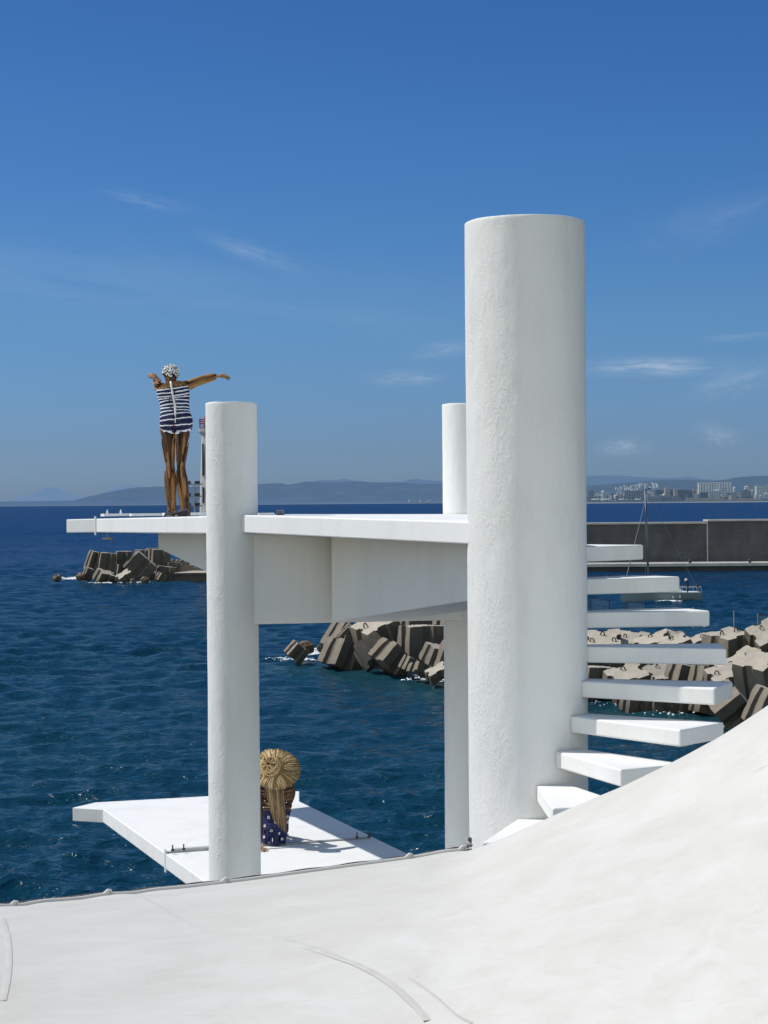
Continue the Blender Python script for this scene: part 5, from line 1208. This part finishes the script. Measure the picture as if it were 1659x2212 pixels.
# --- statue on the lower platform: seated woman with straw hat, seen from behind
def statue_woman():
    YW_ = 19.77; kz = .1488/FPX*YW_
    base = PZ(591, 1825, zl)
    root = empty('statue', (base.x, base.y, zl), 'seated driftwood woman statue with wide straw hat and long raffia hair on the lower platform', 'statue')
    def q(zx, zy, d=0.0): return Vector(((zx-360)*kz, d, (1745-zy)*kz))
    torso = [(q(366, 1745, .0), 152*kz, .095), (q(368, 1600, .0), 165*kz, .10), (q(375, 1450, .02), 182*kz, .10), (q(385, 1300, .03), 205*kz, .10), (q(390, 1180, .03), 232*kz, .105), (q(392, 1030, .02), 258*kz, .115), (q(392, 900, .0), 272*kz, .115), (q(392, 830, .0), 225*kz, .09), (q(385, 790, .0), 90*kz, .05)]
    rs = random.Random(8)
    tb_ = MB()
    # open ladder of brown slats over a few uprights
    for i in range(17):
        s_ = .44+.53*i/17
        for (a0, a1, sd) in ((3.2, 4.65, 0), (4.68, 6.25, 1), (.05, 3.1, 2)):
            if rs.random() < .10: continue
            hoop_slats(tb_, torso, s_+rs.uniform(-.006, .006), .0085*rs.uniform(.7, 1.3), .006, SX, i*3+sd, rs.random(), a0+rs.uniform(0, .15), a1-rs.uniform(0, .15), 7, rs.uniform(-.012, .012), 0)
    planks(tb_, torso, 26, .012, .55, .008, SX, 31, s_rng=(.42, .97), out=-.012)
    for i in range(24): 
        th = rs.uniform(3.3, 6.1); hoop_slats(tb_, torso, rs.uniform(.78, .97), .007, .005, SX, i+300, rs.random(), th, th+.8, 4, rs.uniform(-.05, .05), .006)
    to = tb_.build('torso', M['wood_dark'], root)
    sk = MB()
    for i in range(12):
        s_ = .13+.32*i/12
        for (a0, a1, sd) in ((3.1, 4.7, 0), (4.7, 6.3, 1), (0, 3.14, 2)):
            if rs.random() < .06: continue
            hoop_slats(sk, torso, s_, .0125*rs.uniform(.7, 1.1), .006, SX, i*3+sd+500, rs.uniform(.2, .9), a0, a1, 7, rs.uniform(-.015, .015), .002)
    planks(sk, torso, 62, .013, .20, .009, SX, 77, s_rng=(0.0, .17), tone=(.2, 1), out=.002)
    planks(sk, torso, 18, .014, .36, .008, SX, 78, s_rng=(.05, .46), tone=(.1, .7), out=-.010)
    sko = sk.build('skirt', M['navy'], root)
    fl_ = MB(); ht = MB()
    for (zx, zy) in ((297, 1330), (385, 1395), (245, 1455), (335, 1520), (443, 1558), (232, 1610), (520, 1330), (535, 1410), (225, 1225), (352, 1235), (500, 1640)):
        th = math.acos(max(-1, min(1, (zx-372)/190.0))); s_ = (1745-zy)/955.0*.93
        p, t, nr = surf(torso, max(.03, s_), -th, SX, .014)
        flower(fl_, ht, Vector((p.x, p.y, (1745-zy)*kz)), nr, .016, rs, 6)
    fl_.build('skirt_flowers', M['white_petal'], sko); ht.build('flower_hearts', M['petal_heart'], sko)
    # legs stretched forward over the edge of the platform
    for s_ in (-1, 1):
        p_ = [(Vector((s_*.06, .02, .07)), .055, .055), (Vector((s_*.07, .22, .17)), .05, .05), (Vector((s_*.075, .36, .24)), .042, .042), (Vector((s_*.08, .46, .12)), .04, .04), (Vector((s_*.08, .54, .02)), .03, .03)]
        mb = MB(); core(mb, p_, SX, .8, 12, 10); planks(mb, p_, 34, .022, .18, .012, SX, 90+s_); lo = mb.build('leg', M['wood_dark'], root)
        ft = MB(); ft.tone = .5; ft.tube([(s_*.08, .52, .025), (s_*.082, .58, .03), (s_*.085, .66, .018)], [.022, .026, .018], 8, flat=.7); ft.build('foot', M['wood_dark'], lo)
    # straight arm propped behind, and the other resting forward
    ar = [(q(190, 880, -.02), .035, .035), (q(178, 1000, -.05), .026, .026), (q(184, 1200, -.10), .016, .018), (q(190, 1450, -.17), .014, .016), (q(192, 1650, -.235), .013, .015), (q(196, 1780, -.275), .012, .013)]
    mb = MB(); core(mb, ar, SX, .85, 14, 10); planks(mb, ar, 30, .014, .30, .007, SX, 95); ao = mb.build('arm', M['wood_dark'], root)
    hb = MB(); hb.tone = .9; w_ = Vector((q(198, 0).x, -.29, .035))
    hb.tube([w_+Vector((0, .02, .02)), w_+Vector((.006, -.02, .004)), w_+Vector((.012, -.055, -.006))], [.014, .022, .026], 8, flat=.5)
    for f in range(4):
        a = R(-95+f*26); d = Vector((math.cos(a)*1.0, math.sin(a), 0)); st = w_+Vector((.012, -.055, -.008))+d*.012
        hb.tone = .7+.08*f; hb.tube([st, st+d*.03+Vector((0, 0, .004)), st+d*.055+Vector((0, 0, -.014)), st+d*.066+Vector((0, 0, -.022))], [.008, .0075, .006, .004], 6)
    hb.tube([w_+Vector((-.012, -.02, .004)), w_+Vector((-.034, -.045, -.010)), w_+Vector((-.04, -.065, -.022))], [.009, .007, .004], 6)
    hb.build('hand', M['wood'], ao)
    ar2 = [(q(610, 880, .0), .035, .035), (q(635, 1000, .06), .026, .026), (q(600, 1150, .20), .02, .02), (q(520, 1300, .33), .016, .016), (q(470, 1330, .38), .014, .014)]
    mb = MB(); core(mb, ar2, Vector((0, 1, 0)), .85, 12, 10); planks(mb, ar2, 26, .015, .22, .008, Vector((0, 1, 0)), 96); a2 = mb.build('arm', M['wood_dark'], root)
    hb = MB(); hb.tone = .8; w_ = q(465, 1332, .39); hb.tube([w_, w_+Vector((-.03, .02, -.01)), w_+Vector((-.055, .035, -.02))], [.013, .022, .02], 8, flat=.5)
    for f in range(4):
        st = w_+Vector((-.055, .025+.012*f-.012, -.02)); hb.tube([st, st+Vector((-.03, .006*f, -.004)), st+Vector((-.052, .008*f, -.02))], [.007, .0065, .004], 6)
    hb.tube([w_+Vector((-.02, 0, 0)), w_+Vector((-.045, -.015, -.005))], [.008, .005], 6); hb.build('hand', M['wood'], a2)
    # head, hair and hat
    hm = MB(); hp = [(q(385, 800, .02), .04, .04), (q(380, 740, .02), .045, .05), (q(378, 680, .03), .065, .08), (q(376, 620, .03), .07, .09), (q(376, 560, .03), .05, .06)]
    core(hm, hp, SX, .95, 12, 14); planks(hm, hp, 24, .016, .07, .007, SX, 97)
    for e_ in (-1, 1): hm.tube([q(378+e_*40, 650, .10), q(378+e_*40, 650, .125)], .009, 6); hm.tube([q(378+e_*98, 660, .02), q(378+e_*112, 650, .0), q(378+e_*98, 690, .02)], [.005, .012, .005], 6)
    hm.tube([q(378, 660, .115), q(378, 690, .145), q(378, 700, .115)], [.008, .015, .008], 6); hm.tube([q(350, 730, .10), q(378, 733, .115), q(406, 730, .10)], .006, 6)
    hd = hm.build('head', M['wood_dark'], root)
    hr = MB()
    for i in range(210):
        u = rs.random(); lay = rs.random()
        x0 = 268+230*u; x1 = 318+(222+20*math.sin(i))*u+rs.gauss(0, 10); end = np.interp(u, [0, .3, .75, 1], [1180, 1390, 1500, 1560])*1.0-rs.random()**2*330
        bulge = math.sin(math.pi*u)
        pts_ = []
        for j in range(8):
            f = j/7; zx = x0+(x1-x0)*f**1.2+rs.gauss(0, 3); zy = 800+(end-800)*f
            pts_.append(q(zx, zy, -.112-.030*bulge-.016*lay-.01*math.sin(f*3.0)+.01*f))
        hr.tone = rs.random(); hr.tube(pts_, [.0055, .006, .006, .0055, .005, .0045, .0035, .0012], 5, flat=.6)
    hr.build('hair', M['raffia'], hd, smooth=True)
    # hat: axis leans back toward the viewer, brim droops
    ax = Vector((-.14, -.92, .36)).normalized(); hc = q(404, 580, -.215)
    e1 = ax.cross(Vector((0, 0, 1))).normalized()*-1; e2 = ax.cross(e1)
    if e2.z < 0: e2 = -e2
    Rb = 310*kz
    def hatp(r_, a, lift=0.0):
        droop = -(r_/Rb)**2*.055+ .020*(r_/Rb)**2*math.sin(3*a+.6)
        right = max(0, math.cos(a-.55))
        return hc+e1*math.cos(a)*r_*1.06+e2*math.sin(a)*r_*(1.0)+ax*(droop+lift-.17*right**1.5*(r_/Rb)**1.6)
    br = MB(); seg = 72; rings = 7
    vs = [hatp(Rb*(.05+.95*j/(rings-1))*(1+.02*math.sin(i*2.7)*(j == rings-1)), 2*math.pi*i/seg) for j in range(rings) for i in range(seg)]
    vs2 = [v-ax*.008 for v in vs]; nn = len(vs)
    fs = [(j*seg+i, j*seg+(i+1) % seg, (j+1)*seg+(i+1) % seg, (j+1)*seg+i) for j in range(rings-1) for i in range(seg)]
    fs2 = [tuple(x+nn for x in f[::-1]) for f in fs]
    br.tone = .15; br.add(vs+vs2, fs+fs2+[((rings-1)*seg+i, (rings-1)*seg+(i+1) % seg, (rings-1)*seg+(i+1) % seg+nn, (rings-1)*seg+i+nn) for i in range(seg)])
    for i in range(330):
        a = rs.uniform(0, 6.283); r0 = Rb*rs.uniform(.40, .62); r1 = Rb*rs.uniform(.86, 1.05); da = rs.gauss(0, .035); lf = rs.uniform(.001, .010)
        br.tone = min(1, max(0, rs.gauss(.55, .42)))
        br.tube([hatp(r0, a, lf), hatp((r0+r1)/2, a+da*.5, lf+.002), hatp(r1, a+da, lf)], [.0032, .0036, .0022], 4, flat=.6)
    bo2 = br.build('straw_hat', M['straw'], hd)
    cw = MB(); rc = 128*kz; chh = .105
    cc_ = hc-e1*(62*kz)-ax*.005+e2*0.010
    def crown(u, a):
        if u < .62: f = u/.62; rr_ = rc*(1.03-.13*f); hh = chh*f
        else: f = (u-.62)/.38; rr_ = rc*.90*math.cos(f*math.pi/2*.98)**.7; hh = chh*(1+.16*math.sin(f*math.pi/2))
        return cc_+e1*math.cos(a)*rr_+e2*math.sin(a)*rr_*.98+ax*hh
    rings = 12; seg = 36
    cw.tone = .12; cw.add([crown(j/(rings-1)*.99, 2*math.pi*i/seg) for j in range(rings) for i in range(seg)], [(j*seg+i, j*seg+(i+1) % seg, (j+1)*seg+(i+1) % seg, (j+1)*seg+i) for j in range(rings-1) for i in range(seg)])
    for i in range(190):
        a = rs.uniform(0, 6.283); u0 = rs.uniform(0, .8); du = rs.uniform(-.15, .45); da = rs.uniform(-1.0, 1.0); cw.tone = min(1, max(0, rs.gauss(.6, .25)))
        cw.tube([crown(min(.98, max(0, u0+du*f)), a+da*f)+ax*.004*math.sin(f*3.1)+(crown(min(.98, max(0, u0+du*f)), a+da*f)-cc_).normalized()*.004 for f in (0, .33, .66, 1)], .0034, 4)
    for k_ in range(1):
        cw.tone = .8; cw.tube([crown(.04+.03*k_, 2*math.pi*i/30)+(crown(.04, 2*math.pi*i/30)-cc_).normalized()*.006 for i in range(31)], .006, 5)
    for k_ in range(2):
        cw.tone = .75; a = 3.7+.05*k_; cw.tube([crown(.03, a), hatp(Rb*.6, a+.12, .012), hatp(Rb*1.0, a+.25+.03*k_, .014)], .005, 5)
    cw.build('crown', M['straw'], bo2)
statue_woman()

# ------------------------------------------------------------------ canvas awning in the foreground
def canvas():
    m, nt, b, out = new_mat('white_canvas')
    v = geo_coords(nt)
    n1 = noise(nt, coords(nt, (0.55, 2.2, 1), 'UV'), 1.5, 6, 0.66, 0.5)
    n2 = noise(nt, coords(nt, (0.6, 4.5, 1), 'UV'), 4.0, 7, 0.7, 0.7)
    n3 = noise(nt, v, 30, 4)
    c = mixc(nt, ramp(nt, n1, [(0.35, (0,)*3), (0.7, (1,)*3)]), (0.665, 0.65, 0.60), (0.595, 0.572, 0.508))
    c = mixc(nt, math_n(nt, 'MULTIPLY', ramp(nt, n2, [(0.52, (0,)*3), (0.75, (1,)*3)]), 0.45), c, (0.52, 0.495, 0.43))
    sc_ = noise(nt, coords(nt, (1.2, 22, 1), 'UV'), 2.3, 3, 0.5, 1.2)
    c = mixc(nt, math_n(nt, 'MULTIPLY', ramp(nt, sc_, [(0.71, (0,)*3), (0.75, (1,)*3)]), 0.5), c, (0.44, 0.40, 0.33))
    c = mixc(nt, math_n(nt, 'MULTIPLY', ramp(nt, n3, [(0.5, (0,)*3), (0.8, (1,)*3)]), 0.06), c, (0.5, 0.48, 0.42))
    at = nt.nodes.new('ShaderNodeAttribute'); at.attribute_name = 'stain'
    c = mixc(nt, math_n(nt, 'MULTIPLY', at.outputs['Fac'], ramp(nt, noise(nt, v, 5, 5), [(0.3, (0.1,)*3), (0.7, (1,)*3)])), c, (0.50, 0.43, 0.31))
    nt.links.new(c, b.inputs['Base Color']); b.inputs['Roughness'].default_value = 0.55; b.inputs['Specular IOR Level'].default_value = 0.3
    wr = noise(nt, coords(nt, (0.5, 2.6, 1), 'UV'), 2.2, 4, 0.55, 0.5)
    bb = bump(nt, wr, 0.16, 0.03); bb = bump(nt, noise(nt, v, 180, 2), 0.06, 0.003, bb); nt.links.new(bb, b.inputs['Normal'])
    M['canvas'] = m
    # control net, survey points (px, py, depth); columns left to right, rows far to near
    cols = [-260, 0, 250, 480, 700, 885, 1000, 1175, 1350, 1510, 1659, 1850, 2150]
    A_y = [1994, 1961, 1934, 1909, 1880, 1855, 1838, 1842, 1846, 1850, 1855, 1860, 1870]     # far edge (hidden on the right behind the hump)
    A_d = [9.0, 9.6, 10.1, 10.5, 10.9, 11.2, 11.35, 11.6, 11.8, 12.0, 12.2, 12.4, 12.8]
    B_y = [2002, 1969, 1944, 1922, 1897, 1873, 1852, 1771, 1697, 1622, 1535, 1405, 1180]     # crest of the hump
    B_d = [8.7, 9.3, 9.75, 10.1, 10.35, 10.3, 10.2, 9.7, 9.3, 8.9, 8.55, 8.2, 7.8]
    C_y = [2075, 2050, 2030, 2012, 1985, 1960, 1938, 1875, 1815, 1760, 1700, 1610, 1460]
    C_d = [7.8, 8.2, 8.5, 8.7, 8.75, 8.6, 8.4, 7.95, 7.6, 7.3, 7.0, 6.8, 6.5]
    D_y = [2230, 2215, 2205, 2190, 2165, 2140, 2120, 2075, 2035, 2000, 1965, 1915, 1850]
    D_d = [6.5, 6.7, 6.8, 6.85, 6.8, 6.65, 6.5, 6.25, 6.0, 5.8, 5.6, 5.4, 5.2]
    F_y = [2480, 2470, 2465, 2460, 2450, 2440, 2430, 2410, 2390, 2370, 2350, 2330, 2300]
    F_d = [5.0, 5.1, 5.1, 5.1, 5.05, 5.0, 4.9, 4.75, 4.6, 4.45, 4.3, 4.2, 4.1]
    rows = [(A_y, A_d), (B_y, B_d), (C_y, C_d), (D_y, D_d), (F_y, F_d)]
    net = np.array([[list(P(cols[i], ys[i], ds[i])) for i in range(len(cols))] for ys, ds in rows])   # R x C x 3
    def cr(p, f):
        n = len(p)-1; t = f*n; i = min(int(t), n-1); u = t-i
        g = lambda k: p[k] if 0 <= k <= n else (2*p[0]-p[1] if k < 0 else 2*p[n]-p[n-1])
        a, b_, c_, d_ = g(i-1), g(i), g(i+1), g(i+2)
        return 0.5*((2*b_)+(-a+c_)*u+(2*a-5*b_+4*c_-d_)*u*u+(-a+3*b_-3*c_+d_)*u**3)
    NU, NV = 260, 150
    cu = np.array([[cr(net[r_], i/NU) for i in range(NU+1)] for r_ in range(5)])
    G = np.array([[cr(cu[:, i], j/NV) for i in range(NU+1)] for j in range(NV+1)])
    st = np.zeros((NV+1, NU+1))
    for j in range(NV+1):
        for i in range(NU+1):
            p = Vector(G[j, i]); u_, v_ = i/NU*12, j/NV*4
            # soft tension folds running from the far edge to the hump, puckers near the left corner
            wv = mnoise.fractal(Vector((p.x*.9-p.y*.55, p.y*.25+p.x*.1, 1.7)), 1.0, 2.0, 3)*.012*min(1, v_*1.3)
            pk = math.exp(-((u_-1.1)/1.1)**2-((v_-.35)/.45)**2)
            wv += pk*.018*math.sin((p.x*3.0+p.y*5.5)*3.0)*(0.6+mnoise.noise(p*2.0))
            G[j, i, 2] += wv
            s_ = math.exp(-((u_-.95)/.42)**2)*.5*max(0, mnoise.noise(p*1.3)+.3)
            st[j, i] = s_+.10*math.exp(-(v_/.10)**2)
    from mathutils.kdtree import KDTree
    root = empty('canvas_awning', Vector(G[NV//2, NU//2]), 'large white stretched canvas awning with faded seams filling the foreground', 'awning')
    me = bpy.data.meshes.new('sheet'); nv, nu = NV+1, NU+1
    me.from_pydata([tuple(Vector(p)-root.location) for p in G.reshape(-1, 3)], [], [(j*nu+i, (j+1)*nu+i, (j+1)*nu+i+1, j*nu+i+1) for j in range(NV) for i in range(NU)])
    uvl = me.uv_layers.new(name='UVMap'); li = np.zeros(len(me.loops), np.int32); me.loops.foreach_get('vertex_index', li)
    uvl.data.foreach_set('uv', np.stack([(li % nu)/NU*12, (li//nu)/NV*4], -1).astype(np.float32).ravel())
    at_ = me.attributes.new('stain', 'FLOAT', 'POINT'); at_.data.foreach_set('value', st.reshape(-1))
    me.polygons.foreach_set('use_smooth', [True]*len(me.polygons)); me.materials.append(m)
    sh = bpy.data.objects.new('sheet', me); COL.objects.link(sh); sh.parent = root
    def at(u_, v_):  # point on the sheet, u in columns 0..12, v in rows 0..4
        fi, fj = u_/12*NU, v_/4*NV; i, j = min(int(fi), NU-1), min(int(fj), NV-1); a, b_ = fi-i, fj-j
        return Vector(G[j, i]*(1-a)*(1-b_)+G[j, i+1]*a*(1-b_)+G[j+1, i]*(1-a)*b_+G[j+1, i+1]*a*b_)
    # welded seams: narrow doubled strips of cloth
    sm_, snt, sb, so_ = new_mat('canvas_seam')
    sn = noise(snt, geo_coords(snt), 6, 4)
    snt.links.new(ramp(snt, sn, [(.35, (.60, .59, .545)), (.7, (.53, .505, .44))]), sb.inputs['Base Color']); sb.inputs['Roughness'].default_value = .6
    CI = np.array(CM.inverted()); Q = (G.reshape(-1, 3)-np.array([0, 0, EZ])) @ CI.T
    PXY = np.stack([829.5+Q[:, 0]/-Q[:, 2]*FPX, 1106-Q[:, 1]/-Q[:, 2]*FPX], -1).reshape(NV+1, NU+1, 2)
    def seam(way, wd):
        mb = MB(); uv = []
        for (x, y) in way:
            d = ((PXY-np.array([x, y]))**2).sum(-1); jj, ii = np.unravel_index(d.argmin(), d.shape); uv.append(np.array([ii/NU*12, jj/NV*4]))
        pts_ = [at(*np.clip(cr(uv, k/40), 0, [12, 4])) for k in range(41)]
        vs = []
        for k, p in enumerate(pts_):
            t = (pts_[min(k+1, 40)]-pts_[max(k-1, 0)]).normalized(); s_ = t.cross(Vector((0, -.3, 1))).normalized()*wd/2
            up_ = Vector((0, -.0003, .0013)); vs += [p-s_+up_*.4, p-s_*.8+up_, p+s_*.8+up_, p+s_+up_*.4]
        mb.add(vs, [(k*4+q_, k*4+q_+1, k*4+q_+5, k*4+q_+4) for k in range(40) for q_ in range(3)])
        partof(root, 'seam', mb, sm_, smooth=True)
    seam([(306, 1940), (380, 1984), (465, 2022), (560, 2026), (650, 2042), (750, 2076), (850, 2130), (930, 2205)], .045); seam([(1020, 2212), (985, 2190), (940, 2150), (880, 2112)], .012)
    seam([(8, 1985), (18, 2035), (13, 2100), (1, 2160)], .035)
    # hem cord with lashing tabs along the far edge
    hem = MB(); hem.tube([at(k/80*6.0, 0)+Vector((0, .012, .004)) for k in range(81)], .011, 8); partof(root, 'hem', hem, m, smooth=True)
    cd = MB(); cpts = [at(k/80*6.0, 0)+Vector((0, .028, .012+.003*math.sin(k*.9))) for k in range(81)]
    cd.tube(cpts, .0058, 6); partof(root, 'edge_cord', cd, simple('black_white_cord', (.03, .03, .033), .8, var=0, col2=(.22, .22, .22), scale=70), smooth=True)
    for u_ in (1.12, 1.93, 3.03, 5.0, 6.0):
        p = at(u_, 0.0); mb = MB()
        mb.tube([p+Vector((-.035, -.012, .002)), p+Vector((-.016, .004, .012)), p+Vector((.0, .014, .020)), p+Vector((.012, .02, .022)), p+Vector((.024, .004, .008))], [.006, .010, .014, .008, .004], 8)
        partof(root, 'lashing_tab', mb, m, smooth=True)
    return at
at = canvas()
# knotted rope on the canvas edge beside the tall column
k0 = at(5.75, .0); rpm = simple('grey_rope', (.42, .40, .36), .9, var=0, col2=(.20, .19, .18), scale=55)
rp = MB(); c0 = P(1000, 1833, 11.35)
def rpt(px_, py_, dy=0): return P(px_, py_, 11.45+dy)
pts_ = [rpt(960, 1846), rpt(974, 1838), rpt(984, 1833), rpt(996, 1831), rpt(1008, 1829), rpt(1015, 1822, .1), rpt(1016, 1812, .15), rpt(1010, 1811, .12), rpt(1008, 1818, .05), rpt(1014, 1824, .0), rpt(1022, 1830)]
sm2 = []
for i in range(len(pts_)-1):
    for f in (0, .33, .66): sm2.append(pts_[i].lerp(pts_[i+1], f))
rp.tube(sm2, .011, 8)
rp.tube([rpt(974, 1828), rpt(980, 1834, -.05), rpt(986, 1838, -.05), rpt(980, 1842), rpt(972, 1840, .05), rpt(974, 1834, -.05), rpt(986, 1832, -.05)], .010, 8)
rp.tube([rpt(978, 1843), rpt(1000, 1840), rpt(1020, 1836)], .010, 8)
tag(rp.build('rope', rpm, smooth=True), 'knotted grey rope end lying on the canvas edge beside the tall column', 'rope')

build_sea()
